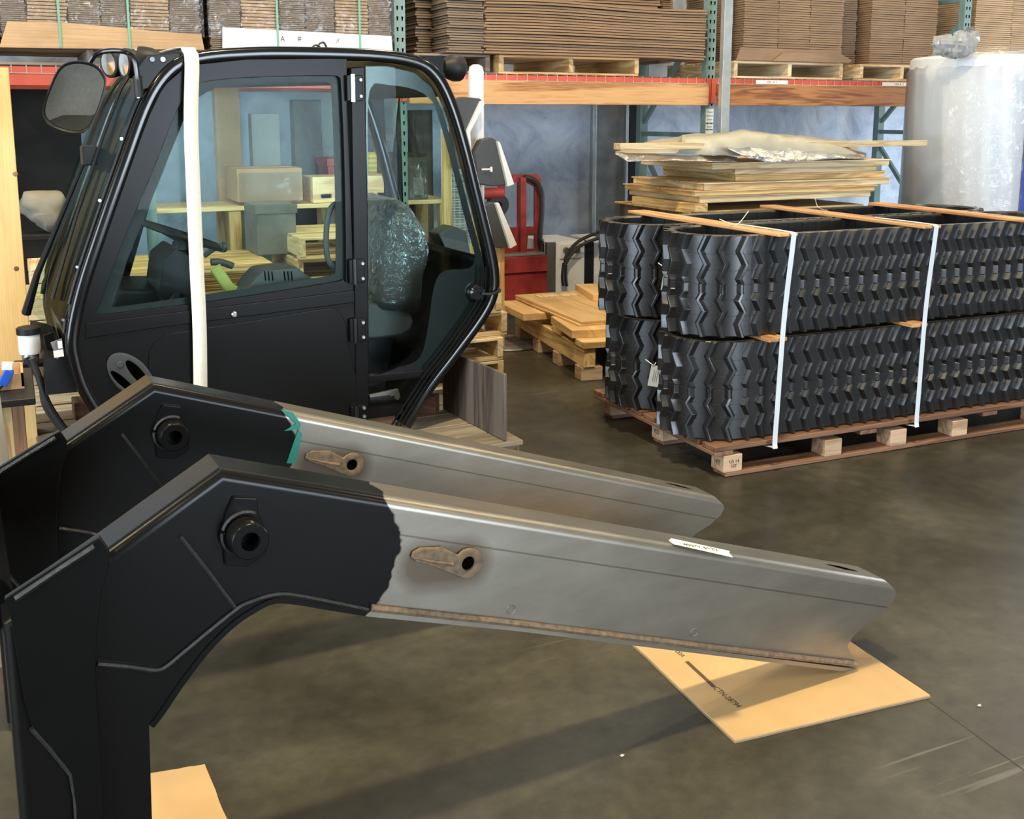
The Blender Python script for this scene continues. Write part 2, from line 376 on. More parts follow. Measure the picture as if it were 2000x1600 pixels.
def plate(name, outer, holes, y0, y1, m, parent=None, bevel=0.0):
    """flat plate in the xz plane with holes, from y0 to y1"""
    bm = bmesh.new(); eds = []
    for lp in [outer] + holes:
        vs = [bm.verts.new((x, y0, z)) for x, z in lp]
        eds += [bm.edges.new((vs[i], vs[(i + 1) % len(vs)])) for i in range(len(vs))]
    bmesh.ops.triangle_fill(bm, use_beauty=True, use_dissolve=False, edges=eds, normal=(0, -1, 0))
    r = bmesh.ops.extrude_face_region(bm, geom=bm.faces[:])
    bmesh.ops.translate(bm, vec=(0, y1 - y0, 0), verts=[g for g in r['geom'] if isinstance(g, bmesh.types.BMVert)])
    bmesh.ops.recalc_face_normals(bm, faces=bm.faces)
    if bevel:
        ed = [e for e in bm.edges if len(e.link_faces) == 2 and e.calc_face_angle(0) > rad(60)]
        bmesh.ops.bevel(bm, geom=ed, offset=bevel, segments=2, affect='EDGES', profile=.5, clamp_overlap=True)
    me = bpy.data.meshes.new(name); bm.to_mesh(me); bm.free()
    if bevel:
        for p in me.polygons: p.use_smooth = True
        me.set_sharp_from_angle(angle=rad(35))
    me.materials.append(mat(m)); o = bpy.data.objects.new(name, me)
    if bevel: wn(o)
    return link(o, parent)
def smooth_path(pts, n=6, closed=False):
    """Catmull-Rom through the points"""
    P = [Vector(p) for p in pts]; out = []; k = len(P)
    rng = range(k) if closed else range(k - 1)
    for i in rng:
        if closed: p0, p1, p2, p3 = P[i - 1], P[i], P[(i + 1) % k], P[(i + 2) % k]
        else: p0, p1, p2, p3 = P[max(i - 1, 0)], P[i], P[i + 1], P[min(i + 2, k - 1)]
        for j in range(n):
            t = j / n
            out.append(.5 * ((2 * p1) + (p2 - p0) * t + (2 * p0 - 5 * p1 + 4 * p2 - p3) * t * t + (3 * p1 - p0 - 3 * p2 + p3) * t ** 3))
    if not closed: out.append(P[-1])
    return out
def sm2(pts, n=5, closed=True): return [(p.x, p.y) for p in smooth_path([(a, b_, 0) for a, b_ in pts], n, closed)]
def rsec(w_, h_, r=.3, n=3):
    """rounded rectangle section"""
    rr_ = min(w_, h_) * r; out = []
    for cx, cy, a0 in ((w_ / 2 - rr_, h_ / 2 - rr_, 0), (-w_ / 2 + rr_, h_ / 2 - rr_, 90), (-w_ / 2 + rr_, -h_ / 2 + rr_, 180), (w_ / 2 - rr_, -h_ / 2 + rr_, 270)):
        for i in range(n + 1):
            a = rad(a0 + 90 * i / n); out.append((cx + rr_ * math.cos(a), cy + rr_ * math.sin(a)))
    return out
_cache = {}
def boxmesh(size, m, bev=.003):
    key = (tuple(round(q, 4) for q in size), id(m), bev)
    if key not in _cache:
        bm = bmesh.new(); bmesh.ops.create_cube(bm, size=1)
        bmesh.ops.scale(bm, vec=size, verts=bm.verts)
        if bev: bmesh.ops.bevel(bm, geom=bm.edges[:], offset=bev, segments=1, affect='EDGES')
        me = bpy.data.meshes.new('board'); bm.to_mesh(me); bm.free(); me.materials.append(m); _cache[key] = me
    return _cache[key]
def board(name, size, c, wood, parent=None, rot=(0, 0, 0), bev=.003, axis=None):
    """a box piece centred at c; wood is a 3-axis wood set or a material name"""
    ms = MATS[wood]
    if isinstance(ms, list): ms = ms[axis if axis is not None else max(range(3), key=lambda i: size[i])]
    o = bpy.data.objects.new(name, boxmesh(size, ms, bev)); link(o, parent); o.location = c; o.rotation_euler = rot; return o
def text_mesh(name, body, size, m, parent, loc, rot, extrude=.0004, align='CENTER', shear=0, xs=1.0):
    cu = bpy.data.curves.new(name, 'FONT'); cu.body = body; cu.size = size; cu.extrude = extrude; cu.align_x = align; cu.align_y = 'CENTER'; cu.shear = shear
    t = bpy.data.objects.new(name + '_src', cu); COL.objects.link(t)
    dg = bpy.context.evaluated_depsgraph_get(); dg.update(); me = bpy.data.meshes.new_from_object(t.evaluated_get(dg))
    bpy.data.objects.remove(t); bpy.data.curves.remove(cu)
    for v_ in me.vertices: v_.co.x *= xs
    me.materials.clear(); me.materials.append(mat(m)); o = bpy.data.objects.new(name, me); link(o, parent)
    o.location = loc; o.rotation_euler = rot; return o
def struct(o): o['kind'] = 'structure'; return o
# ================================================================== the building
YW = 8.95                       # rear wall
o = struct(MB().box(-7, 15, -10, YW + .15, -.15, 0).build('floor', 'concrete'))
# saw-cut joint lines across the slab: recessed dark strips would not read, so thin grooves set into the top
j1 = [ground(1790, 1352), ground(2010, 1512)]
d_ = (j1[1] - j1[0]).normalized()
mb = MB(); mb.bar(j1[0] - d_ * .2 + Vector((0, 0, -.0008)), j1[1] + d_ * 3 + Vector((0, 0, -.0008)), .003, .003)
mb.build('control_joint', 'ink', o)
struct(MB().box(-7, 15, YW, YW + .15, 0, 7).build('wall_back', 'wall_paint'))
struct(MB().box(-7, 15, -10, YW + .15, 7, 7.15).build('ceiling', 'ceiling_grey'))
wl = MB(); wl.box(-7.15, -7, -10, -3.2, 0, 7); wl.box(-7.15, -7, 3.2, YW, 0, 7); wl.box(-7.15, -7, -3.2, 3.2, 4.1, 7)
struct(wl.build('wall_left', 'wall_grey'))
struct(MB().box(15, 15.15, -10, 4.6, 0, 7).box(15, 15.15, 8.0, YW, 0, 7).box(15, 15.15, 4.6, 8.0, 3.55, 7).build('wall_right', 'wall_grey'))  # opening at the right made up for the added fill light
wf = MB(); wf.box(-7, 2.4, -10.15, -10, 0, 7); wf.box(8.0, 15, -10.15, -10, 0, 7); wf.box(2.4, 8.0, -10.15, -10, 3.85, 7)
struct(wf.build('wall_front', 'wall_grey'))
# pale joint strip and steel pilaster on the rear wall
x0 = W0.hit(1163, 300, YW - .05)[0]
struct(MB().box(x0 - .03, x0 + .012, YW - .05, YW, 0, 7).build('trim_1', 'galvanised', bevel=.006))
x1 = W0.hit(1222, 300, YW - .06)[0]
struct(MB().box(x0 + .012, x1, YW - .025, YW, 0, 7).build('trim_2', 'steel_plate'))
struct(MB().box(x1, x1 + .03, YW - .06, YW, 0, 7).build('trim_3', 'galvanised', bevel=.006))
struct(MB().box(x1 + .03, x1 + .16, YW - .03, YW, 0, 7).build('trim_4', 'dark_wall'))

# high-bay lamps under the ceiling (above the frame)
for i, (lx, ly) in enumerate(LAMP_SPOTS):
    lt = thing('high_bay_lamp', 'round high-bay lamp hanging from the warehouse ceiling', 'lamp', loc=(lx, ly, LAMP_Z), group='ceiling lamps')
    MB().lathe([(.06, .32), (.08, .2), (.22, .1), (.26, .02), (.25, .02), (.2, .09)], n=20).build('housing', 'charcoal_plastic', lt, smooth=True)
    MB().tube([(0, 0, .3), (0, 0, .7)], .012).build('hanger', 'galvanised', lt)
    l = bpy.data.lights.new('lamp_light', 'AREA'); l.shape = 'DISK'; l.size = .42; l.energy = KEY_W.get(i, LAMP_W); l.color = LAMP_C
    lo = bpy.data.objects.new('lamp_light', l); link(lo, lt); lo.location = (0, 0, .0)

# ================================================================== pallet racking
YR, DR, ZB = 7.4, 1.07, 1.905     # front face, depth, deck height
def upright(x, label, holes=True):
    t = thing('rack_upright', label, 'rack frame', loc=(x, YR, 0), group='rack uprights')
    for yy, nm in ((0.035, 'front'), (DR - .035, 'back')):
        mb = MB(); mb.box(-.042, .042, yy - .035, yy + .035, .005, 4.2); mb.build('post', 'rack_green', t, bevel=.005)
        board('foot_plate', (.13, .12, .01), (0, yy, .006), 'rack_green', t)
    if holes:
        hb = MB()
        for k in range(54):
            z = .25 + k * .0725
            for sx in (-.018, .018): hb.prism([(sx - .007, z + .014), (sx + .007, z + .014), (sx + .004, z - .014), (sx - .004, z - .014)], -.0015, .002)
        h_ = hb.build('punched_slots', 'hole_black', t); h_['kind'] = 'stuff'
    for z in (.25, 1.45, 2.65):
        board('cross_brace', (.03, DR - .14, .04), (0, DR / 2, z), 'rack_green', t)
    for za, zb in ((.3, 1.3), (2.45, 1.55), (2.7, 3.7)):
        mb = MB(); mb.bar((0, .07, za), (0, DR - .07, zb), .03, .04); mb.build('diagonal_brace', 'rack_green', t)
    return t
RX = [-.25, 2.58, 5.23, 8.03]
u1 = upright(RX[1], 'green perforated rack upright beside the green-strapped carton stack')
u2 = upright(RX[2], 'green perforated rack upright with white paper labels below the orange beams')
u3 = upright(RX[3], 'green perforated rack upright above the plastic-wrapped white roll')
u0 = upright(RX[0], 'green rack upright hidden behind the pale timber post')
# white paper labels on the middle upright
for k, (ya, yb) in enumerate(((212, 226), (227, 240), (242, 253), (254, 262))):
    za = W0.hit(1388, ya, YR)[1]; zb = W0.hit(1388, yb, YR)[1]
    p = board('paper_label', (.074, .002, za - zb - .004), (0, -.0022, (za + zb) / 2), 'white_paper', u2, bev=0)
    if k < 3: text_mesh('handwriting', ('Drawer', 'Frame', '# part')[k], .02, 'ink', p, (0, -.0012, 0), (rad(90), 0, 0), shear=.3)

def beam(xa, xb, facing, label, flabel):
    t = thing('rack_beam', label, 'beam', loc=((xa + xb) / 2, YR, 0), group='rack beams'); L = xb - xa - .09
    mb = MB(); mb.box(-L / 2, L / 2, -.012, .04, ZB - .115, ZB); mb.build('beam_profile', 'beam_red', t, bevel=.004)
    for sx in (-1, 1):
        board('end_connector', (.04, .012, .2), (sx * (L / 2 + .022), -.012, ZB - .1), 'beam_red', t)
    mb = MB(); mb.box(-L / 2, L / 2, DR - .05, DR, ZB - .115, ZB); mb.build('rear_profile', 'beam_red', t, bevel=.004)
    if facing: board('timber_facing', (L - .01, .04, .17), (0, -.034, ZB - .045 - .085), facing, t)
    # wire deck with its wires folded down over the beam
    wd = MB(); n = int(L / .085)
    for i in range(n + 1):
        x = -L / 2 + .02 + (L - .04) * i / n
        wd.tube([(x, -.016, ZB - .045), (x, -.016, ZB + .006), (x, DR, ZB + .006)], .0028, 4)
    for yy in (-.018, .2, .5, .8, DR - .03): wd.tube([(-L / 2, yy, ZB + .003 if yy > 0 else ZB - .042), (L / 2, yy, ZB + .003 if yy > 0 else ZB - .042)], .0028, 4, up=(0, 0, 1))
    dk = wd.build('wire_deck', 'galvanised', fr=None, loc=((xa + xb) / 2, YR, 0)); tag(dk, flabel, 'wire deck', 'wire decks')
    return t
beam(RX[0], RX[1], None, 'bare red steel rack beam behind the cab', 'wire mesh deck under the green-strapped carton stacks')
b1 = beam(RX[1], RX[2], 'plank_tan', 'red rack beam faced with a pale tan grained plank', 'wire mesh deck under the long flat carton bundles')
b2 = beam(RX[2], RX[3], 'pine_orange', 'red rack beam faced with a dark orange plank', 'wire mesh deck under the two tall carton stacks at right')
beam(RX[3], RX[3] + 2.8, None, 'red rack beam at far right behind the white roll', 'wire mesh deck behind the white roll')
# printed location labels on the right beam
for pxa, pxb, s in ((1482, 1545, 'C02  A  1'), (1730, 1795, 'C03  A  2')):
    xa = W0.hit(pxa, 160, YR - .06)[0]; xb = W0.hit(pxb, 160, YR - .06)[0]; cx = (RX[2] + RX[3]) / 2
    p = board('location_label', (xb - xa, .002, .032), ((xa + xb) / 2 - cx, -.0205, ZB - .022), 'white_paper', b2, bev=0)
    text_mesh('lettering', s, .026, 'ink', p, (0, -.0012, 0), (rad(90), 0, 0))
# galvanised pole in front of the racking
xa, xb = W0.hit(1413, 100, YR - .25)[0], W0.hit(1429, 100, YR - .25)[0]
mb = MB(); mb.box(xa, xb, YR - .25, YR - .20, 0, 4.2)
tag(mb.build('steel_pole', 'galvanised', bevel=.004), 'galvanised square pole standing in front of the dark orange plank', 'pole')

# ------------------------------------------------------------------ pallets
def pallet(label, fr=None, loc=(0, 0, 0), rz=0.0, L=1.2, D=1.0, wood='pine', group=None, name='wooden_pallet', n=7, kind='stringer', h=.14):
    """stringers run along local y (kind 'stringer') or along x (kind 'long')"""
    t = thing(name, label, 'pallet', fr, loc, rz, group); bt = .018; sh = h - 2 * bt
    if kind == 'stringer':      # stringers along y, deck boards along x
        for sx in (-L / 2 + .02, 0, L / 2 - .02): board('stringer', (.038, D, sh), (sx, 0, bt + sh / 2), wood, t)
        bw = D / n * .8
        for i in range(n): board('deck_board', (L, bw, bt), (0, -D / 2 + bw / 2 + i * (D - bw) / (n - 1), h - bt / 2), wood, t)
        for yy in (-D / 2 + .05, 0, D / 2 - .05): board('bottom_board', (L, .09, bt), (0, yy, bt / 2), wood, t)
    else:                       # stringers along x, deck boards along y
        for sy in (-D / 2 + .02, 0, D / 2 - .02): board('stringer', (L, .038, sh), (0, sy, bt + sh / 2), wood, t)
        bw = L / n * .8
        for i in range(n): board('deck_board', (bw, D, bt), (-L / 2 + bw / 2 + i * (L - bw) / (n - 1), 0, h - bt / 2), wood, t)
        for xx in (-L / 2 + .05, 0, L / 2 - .05): board('bottom_board', (.09, D, bt), (xx, 0, bt / 2), wood, t)
    return t
ZD = ZB + .009
def px_x(px, py=130, y=YR): return W0.hit(px, py, y)[0]
xa, xb = px_x(978), px_x(1252)
pallet('pale pallet on the tan-planked beam under the long carton bundle', loc=((xa + xb) / 2, YR + .53, ZD), L=xb - xa, wood='pine')
pallet('pallet behind the round work light under the dark carton ends', loc=(xa - .34, YR + .6, ZD), L=.6, wood='wood_grey')
xa, xb = px_x(1438), px_x(1652)
pallet('pale pallet on the dark orange beam under the tall carton stack beside the pole', loc=((xa + xb) / 2, YR + .53, ZD), L=xb - xa, wood='pine_pale')
xa, xb = px_x(1690), px_x(1690) + .98
pallet('pale pallet on the dark orange beam nearest the white roll', loc=((xa + xb) / 2, YR + .56, ZD), L=xb - xa, wood='pine_pale')
xa, xb = px_x(-60, 110), px_x(396, 110)
pallet('dark pallet under the left wrapped carton stack', loc=((xa + xb) / 2, YR + .53, ZD), L=xb - xa, wood='wood_grey', h=.12)
xa2, xb2 = px_x(402, 110), px_x(760, 110)
pallet('dark pallet under the carton stack with the white panel', loc=((xa2 + xb2) / 2, YR + .53, ZD), L=xb2 - xa2, wood='wood_grey', h=.12)

# ------------------------------------------------------------------ stacks of flattened cartons
def sheets(mb, x0, x1, y0, y1, z0, z1, pitch, jit=.006, fill=.72, wob=0.0, seed=0):
    r = random.Random(seed); n = max(1, int((z1 - z0) / pitch))
    for i in range(n):
        z = z0 + i * pitch; dx = r.uniform(-jit, jit); dy = r.uniform(-jit, jit)
        if not wob: mb.box(x0 + dx, x1 + dx + r.uniform(-jit, jit), y0 + dy, y1 + dy, z, z + pitch * fill)
        else:
            k = 14; ph = r.uniform(0, .5); top = []; bot = []
            for j in range(k + 1):
                u = j / k; x = x0 + dx + (x1 - x0) * u; s = wob * math.sin(u * 6.0 + ph) * (i / n) - wob * .9 * max(0, u - .8) * 5 * (1 - i / n)
                bot.append((x, z + s))
            mb.loft([[(x, y0 + dy, zz), (x, y1, zz), (x, y1, zz + pitch * fill), (x, y0 + dy, zz + pitch * fill)] for x, zz in bot])
    return mb
# left bay: two film-wrapped, green-strapped stacks; columns of cartons side by side
ZS = ZD + .125
def strapped(x0, x1, cols, label, panel_mat, panel, straps, seed):
    yf = YR - .02
    t = thing('carton_stack', label, 'cardboard stack', loc=((x0 + x1) / 2, yf, ZS), group='stacks of flattened cartons'); cx = (x0 + x1) / 2
    for i, (pa, pb, coarse) in enumerate(cols):
        a = px_x(pa, 60, yf) - cx; b_ = px_x(pb, 60, yf) - cx
        q = sheets(MB(), a + .004, b_ - .004, .0 if coarse else .006, .98, 0.0, .95, .0215 if coarse else .0125, .003 if coarse else .006, .72, seed=seed + i)
        ob = q.build('carton_column', 'card_light' if coarse else 'card_grey', t); ob['kind'] = 'stuff'
    pts = [(px_x(p, q, yf) - cx, W0.hit(p, q, yf)[1] - ZS) for p, q in panel]
    MB().prism(pts, -.03, -.02).build('bottom_panel', panel_mat, t, bevel=.002)
    for p in straps:
        s = px_x(p, 60, yf) - cx; MB().box(s - .007, s + .007, -.036, -.031, -.02, .95).build('strap', 'strap_green', t)
    MB().box(x0 - cx - .01, x1 - cx + .01, -.018, -.016, .07, .95).build('stretch_film', 'film_wrap', t)
    return t
strapped(px_x(-60, 60), px_x(394, 60), [(-60, 0, 0), (0, 54, 0), (54, 134, 1), (134, 198, 0), (198, 256, 0), (256, 332, 1), (332, 393, 0)],
    'left film-wrapped stack of flattened cartons with a brown bottom sheet', 'card_light', [(-60, 92), (0, 88), (14, 42), (130, 45), (310, 62), (392, 68), (398, 98), (306, 97), (120, 95)], (116, 251), 3)
stB = strapped(px_x(408, 60), px_x(764, 60), [(410, 472, 0), (472, 546, 1), (546, 598, 0), (598, 655, 0), (655, 720, 1), (720, 763, 0)],
    'film-wrapped stack of flattened cartons with a white bottom sheet above the cab roof', 'white_paper', [(433, 54), (762, 71), (765, 106), (433, 96)], (540, 700), 13)
# little printed marks on the white sheet
for p, q, s in ((552, 76, 'A'), (585, 75, '#'), (660, 80, '//')):
    x, z = W0.hit(p, q, YR - .052)
    text_mesh('print_mark', s, .05, 'print_brown', stB, (x - stB.location.x, -.0312, z - ZS), (rad(90), 0, 0), xs=.8)

# middle bay: long flat bundles
zp = ZD + .142
def stack(label, parts, cx, group='stacks of flattened cartons'):
    t = thing('carton_stack', label, 'cardboard stack', loc=(cx, YR, zp), group=group)
    for k, (x0, x1, y0, y1, z0, z1, pitch, jit, m, wob) in enumerate(parts):
        ob = sheets(MB(), x0 - cx, x1 - cx, y0, y1, z0, z1, pitch, jit, wob=wob, seed=31 + k).build('carton_bundle', m, t); ob['kind'] = 'stuff'
    return t
xA, xB, xC = px_x(872, 70, YR), px_x(946, 70, YR), px_x(1372, 80, YR)
stack('long low bundle of flattened cartons sagging past its pale pallet', [(xA, xB - .01, -.02, .3, .0, .41, .0175, .016, 'card_grey', 0), (xB - .012, xC, -.04, .3, .0, .41, .0205, .012, 'card', .012)], (xA + xC) / 2)
xA, xB, xC = px_x(812, 50, YR + .36), px_x(872, 50, YR + .36), px_x(1285, 30, YR + .36)
stack('tall dark bundle of flattened cartons with ragged left ends', [(xA, xB - .01, .36, .95, .0, .9, .019, .016, 'card_grey', 0), (xB - .012, xC, .34, .95, .0, .9, .021, .012, 'card', .004)], (xA + xC) / 2)
xA, xB = px_x(1312, 30, YR + .62), px_x(1378, 30, YR + .62)
stack('narrow carton stack tucked behind the labelled upright', [(xA, RX[2] - .10, .6, 1.0, .0, .95, .018, .012, 'card', 0)], (xA + xB) / 2)
# right bay
def face_stack(label, pa, pb, ptop, y0, cols, m='card', seed=3, lim=None):
    xa_, xb_ = px_x(pa, 80, YR + y0), px_x(pb, 80, YR + y0)
    if lim is not None: xa_, xb_ = px_x(1645, 80, YR + .06) + .03, px_x(1700, 80, YR + .1) - .03
    cx = (xa_ + xb_) / 2
    t = thing('carton_stack', label, 'cardboard stack', loc=(cx, YR + y0, zp), group='stacks of flattened cartons')
    for k, (fa, fb) in enumerate(cols):
        ob = sheets(MB(), xa_ - cx + (xb_ - xa_) * fa, xa_ - cx + (xb_ - xa_) * fb - .003, 0, .85, 0, .85, .019, .004, .8, seed=seed + k).build('carton_bundle', m, t); ob['kind'] = 'stuff'
    return t, cx
t, cx = face_stack('tall square carton stack directly right of the galvanised pole', 1452, 1645, 0, .06, [(0, .34), (.34, .66), (.66, 1)])
for pts, yy in (([(1447, 92), (1640, 100), (1650, 122), (1438, 121)], -.05), ([(1530, 103), (1640, 104), (1664, 118), (1660, 124), (1510, 122)], -.075)):
    pp = [(W0.hit(p, q, YR + .06 + yy)[0] - cx, max(.002, W0.hit(p, q, YR + .06 + yy)[1] - zp)) for p, q in pts]
    MB().prism(pp, yy, yy + .006).build('loose_flap', 'card', t)
face_stack('recessed carton stack between the two tall ones', 1645, 1700, 0, .25, [(0, 1)], 'card_grey', 9, (1700, .1))
face_stack('tall carton stack left of the last green upright', 1700, 1828, 0, .1, [(0, .5), (.5, 1)], 'card', 12)
face_stack('carton stack at the right picture edge above the white roll', 1902, 2100, 0, .12, [(0, .35), (.35, .98)], 'card_light', 15)
# ================================================================== crawler tracks on their pallet
ZT = .15
t = thing('long_pallet', 'long dark-stained block pallet under the rubber crawler tracks', 'pallet', TRK)
PL, PD = 2.75, 1.14
for i in range(9):
    bw = .105
    board('deck_board', (PL, bw, .024), (PL / 2 - .05, .0 + bw / 2 + i * (PD - bw) / 8, ZT - .013), 'wood_brown', t)
for k, xx in enumerate((.0, .83, 1.62, 2.5)): board('lead_board', (.1, PD, .02), (xx + .0, PD / 2, ZT - .036), 'wood_brown', t, axis=1)
for i, yy in enumerate((.05, PD / 2, PD - .06)):
    board('bottom_board', (PL - .06, .1, .02), (PL / 2 - .02, yy, .012), 'wood_brown', t)
    for k, xx in enumerate((.05, .62, 1.02, 1.42, 2.0, 2.55)):
        if k in (1, 2, 3) and i == 1: continue
        board('block', (.1, .1, ZT - .07), (xx, yy, .022 + (ZT - .07) / 2), 'wood_block', t)
for yy, s in ((.05, 'HT'), (PD / 2, 'KD')):
    text_mesh('stamp', s, .035, 'print_brown', t, (-.0012, yy, .06), (rad(90), 0, rad(-90)))
text_mesh('stamp', 'US 14\nHT', .022, 'print_brown', t, (.055, -.0012, .06), (rad(90), 0, 0))

RO, LL, TW = .265, 2.42, .455       # half width of a loop, length, rubber width
def stad(off, s):
    """point and outward normal on a stadium: s in 0..1, centreline radius R-off; local centre (0,0)"""
    R = RO - off; st_ = LL - 2 * RO; per = 2 * st_ + 2 * math.pi * R; q = (s % 1) * per
    if q < st_: return Vector((-st_ / 2 + q, -R, 0)), Vector((0, -1, 0))
    q -= st_
    if q < math.pi * R: a = -math.pi / 2 + q / R; n_ = Vector((math.cos(a), math.sin(a), 0)); return Vector((st_ / 2, 0, 0)) + n_ * R, n_
    q -= math.pi * R
    if q < st_: return Vector((st_ / 2 - q, R, 0)), Vector((0, 1, 0))
    q -= st_; a = math.pi / 2 + q / R; n_ = Vector((math.cos(a), math.sin(a), 0)); return Vector((-st_ / 2, 0, 0)) + n_ * R, n_
LUG_H, BAND = .024, .03
PER = 2 * (LL - 2 * RO) + 2 * math.pi * (RO - LUG_H); NL = round(PER / .086)
# carcass: section with seams, swept round the loop
sec = []
g = [.0, .095, .168, .235, .30, .372]
sec.append((LUG_H, .004)); 
for q in g[1:]: sec += [(LUG_H, q - .003), (LUG_H + .004, q - .0022), (LUG_H + .004, q + .0022), (LUG_H, q + .003)]
sec += [(LUG_H, TW - .004), (LUG_H + .004, TW), (LUG_H + BAND - .006, TW), (LUG_H + BAND, TW - .008), (LUG_H + BAND, .008), (LUG_H + BAND - .006, 0), (LUG_H + .004, 0)]
bm_ = MB(); loops = []; NS = 220
for i in range(NS):
    row = []
    for off, z in sec:
        # sample by arc of the outer line so that every ring of the section stays on one normal
        p, n_ = stad(LUG_H, i / NS); row.append(p - n_ * (off - LUG_H) + Vector((0, 0, z)))
    loops.append(row)
loops.append(loops[0]); bm_.loft(loops, True, False)
for i in range(NL):              # guide lugs inside the loop
    p, n_ = stad(LUG_H, (i + .5) / NL); tg = Vector((-n_.y, n_.x, 0)); R_ = Matrix((tg, n_, Vector((0, 0, 1)))).transposed()
    for zz in (.15, .305): bm_.obox(p - n_ * (BAND + .012) + Vector((0, 0, zz)), (.045, .03, .05), R_)
    bm_.obox(p - n_ * (BAND + .002) + Vector((0, 0, TW / 2)), (.03, .008, TW - .02), R_)
carc = bm_.build('carcass', 'rubber', smooth=True, ang=25); carc_me = carc.data; bpy.data.objects.remove(carc)
# one zigzag tread lug: local x along the loop, y outward (negative = out), z up
zig = [(.455, .030), (.385, .0), (.325, .030), (.262, .002), (.238, .016), (.237, .012), (.198, .012), (.197, .016), (.165, .0), (.115, .028), (.060, .002), (.0, .022)]
lg = MB(); lp = []
for z, x in zig:
    x -= .015; top = .0105
    hb_ = .0195; yo = -LUG_H if not .195 < z < .24 else -LUG_H * .72
    lp.append([(x - hb_, .004, z), (x - top * .62, yo, z), (x + top * .62, yo, z), (x + hb_, .004, z)])
lg.loft(lp)
lug = lg.build('tread_lug', 'rubber', bevel=.0022, seg=1, ang=25); lug_me = lug.data; bpy.data.objects.remove(lug)
# sipes: thin ribs across the pads
def track(label, cx, cy, z, off, tilt=0.0):
    t = thing('crawler_track', label, 'rubber track', TRK, (cx, cy, z), 0, 'rubber crawler tracks'); t.rotation_euler[0] = tilt
    c = bpy.data.objects.new('carcass', carc_me); link(c, t)
    for i in range(NL):
        p, n_ = stad(LUG_H, (i + off) / NL); a = math.atan2(n_.y, n_.x) + math.pi / 2
        l_ = bpy.data.objects.new('tread_lug', lug_me); link(l_, t); l_.location = p; l_.rotation_euler = (0, 0, a)
    return t
XL = -.135 + LL / 2
zl, zu = ZT + .005, ZT + .005 + TW + .022
track('front lower rubber crawler track, resting on the pallet boards', XL, .02 + RO, zl, .1)
track('front upper rubber crawler track, crossed by both white bands', XL + .005, .015 + RO, zu, .45)
track('rear lower rubber crawler track with the white paper tag', XL + .02, .035 + 3 * RO, zl, .3)
track('rear upper rubber crawler track with the yellowish tag', XL - .03, .035 + 3 * RO, zu, .75)
# thin slats: three on top, two between the layers
zt = zu + TW
slat_top = [((1238, 412), (1542, 458), 'grained top slat laid across the left end of the tracks'), ((1500, 402), (1822, 443), 'grained top slat laid across the middle of the tracks'), ((1712, 397), (2030, 433), 'grained top slat laid across the right part of the tracks')]
SL = []
for (a, b_, lab) in slat_top:
    pa, pb = TRK.loc(ground(*a, zt + .01)), TRK.loc(ground(*b_, zt + .01)); pa.y = min(pa.y, 1.2); pb.y = min(max(pb.y, -.08), -.03)
    x = (pa.x + pb.x) / 2; SL.append(x)
    q = board('packing_batten', (.105, pa.y - pb.y, .016), (0, 0, 0), 'plank_tan'); tag(q, lab, 'slat', 'slats on the tracks')
    q.location = TRK.world(x, (pa.y + pb.y) / 2, zt + .0085); q.rotation_euler = (0, 0, TRK.a + math.atan2(-(pa.x - pb.x), pa.y - pb.y) * .7)
for px, lab in ((1515, 'short spacer slat between the track layers at the left band'), (1790, 'short spacer slat between the track layers at the right band')):
    x = TRK.hit(px, 650, -.02)[0]
    q = board('packing_batten', (.1, 1.2, .018), (0, 0, 0), 'plank_tan'); tag(q, lab, 'slat', 'slats on the tracks'); q.location = TRK.world(x, .56, zu - .0105); q.rotation_euler = (0, 0, TRK.a)
# white plastic bands round the load, with loose tails on top
for (pt, pb, lab, tail) in (((1535, 462), (1512, 866), 'white plastic band round the left end of the tracks', ((1405, 428), (1428, 437), (1443, 436), (1462, 412))), ((1812, 446), (1788, 830), 'white plastic band round the middle of the tracks', ((1592, 387), (1596, 402), (1606, 409), (1616, 411)))):
    xt, _ = TRK.hit(*pt, -.04); xb, zb = TRK.hit(*pb, -.03)
    tt = thing('packing_band', lab, 'strap', TRK)
    path = smooth_path([(xt, .3, zt + .0195), (xt, -.03, zt + .0195), (xt, -.088, zt + .012), (xt, -.09, zt - .03), ((xt * .6 + xb * .4), -.055, .7), (xb, -.035, ZT + .03), (xb, -.02, ZT - .03), (xb, .2, ZT - .035)], 5)
    mb = MB(); mb.loft([[(p.x - .013, p.y, p.z), (p.x + .013, p.y, p.z)] for p in path], False, False); ob = mb.build('band', 'strap_plastic', tt, recalc=False)
    sd = ob.modifiers.new('thick', 'SOLIDIFY'); sd.thickness = .0016; sd.offset = 0
    tp = []
    for (p, q), hh in zip(tail, (.05, .008, .006, .07)):
        g_ = TRK.loc(ground(p, q, zt + .018 + hh)); tp.append(Vector((g_.x, g_.y, zt + .018 + hh)))
    tp = smooth_path(tp, 5); mb = MB(); mb.loft([[p + Vector((-.008, -.012, .0)), p + Vector((.008, .012, 0))] for p in tp], False, False)
    ob = mb.build('loose_tail', 'strap_white', tt, recalc=False); sd = ob.modifiers.new('thick', 'SOLIDIFY'); sd.thickness = .0016; sd.offset = 0
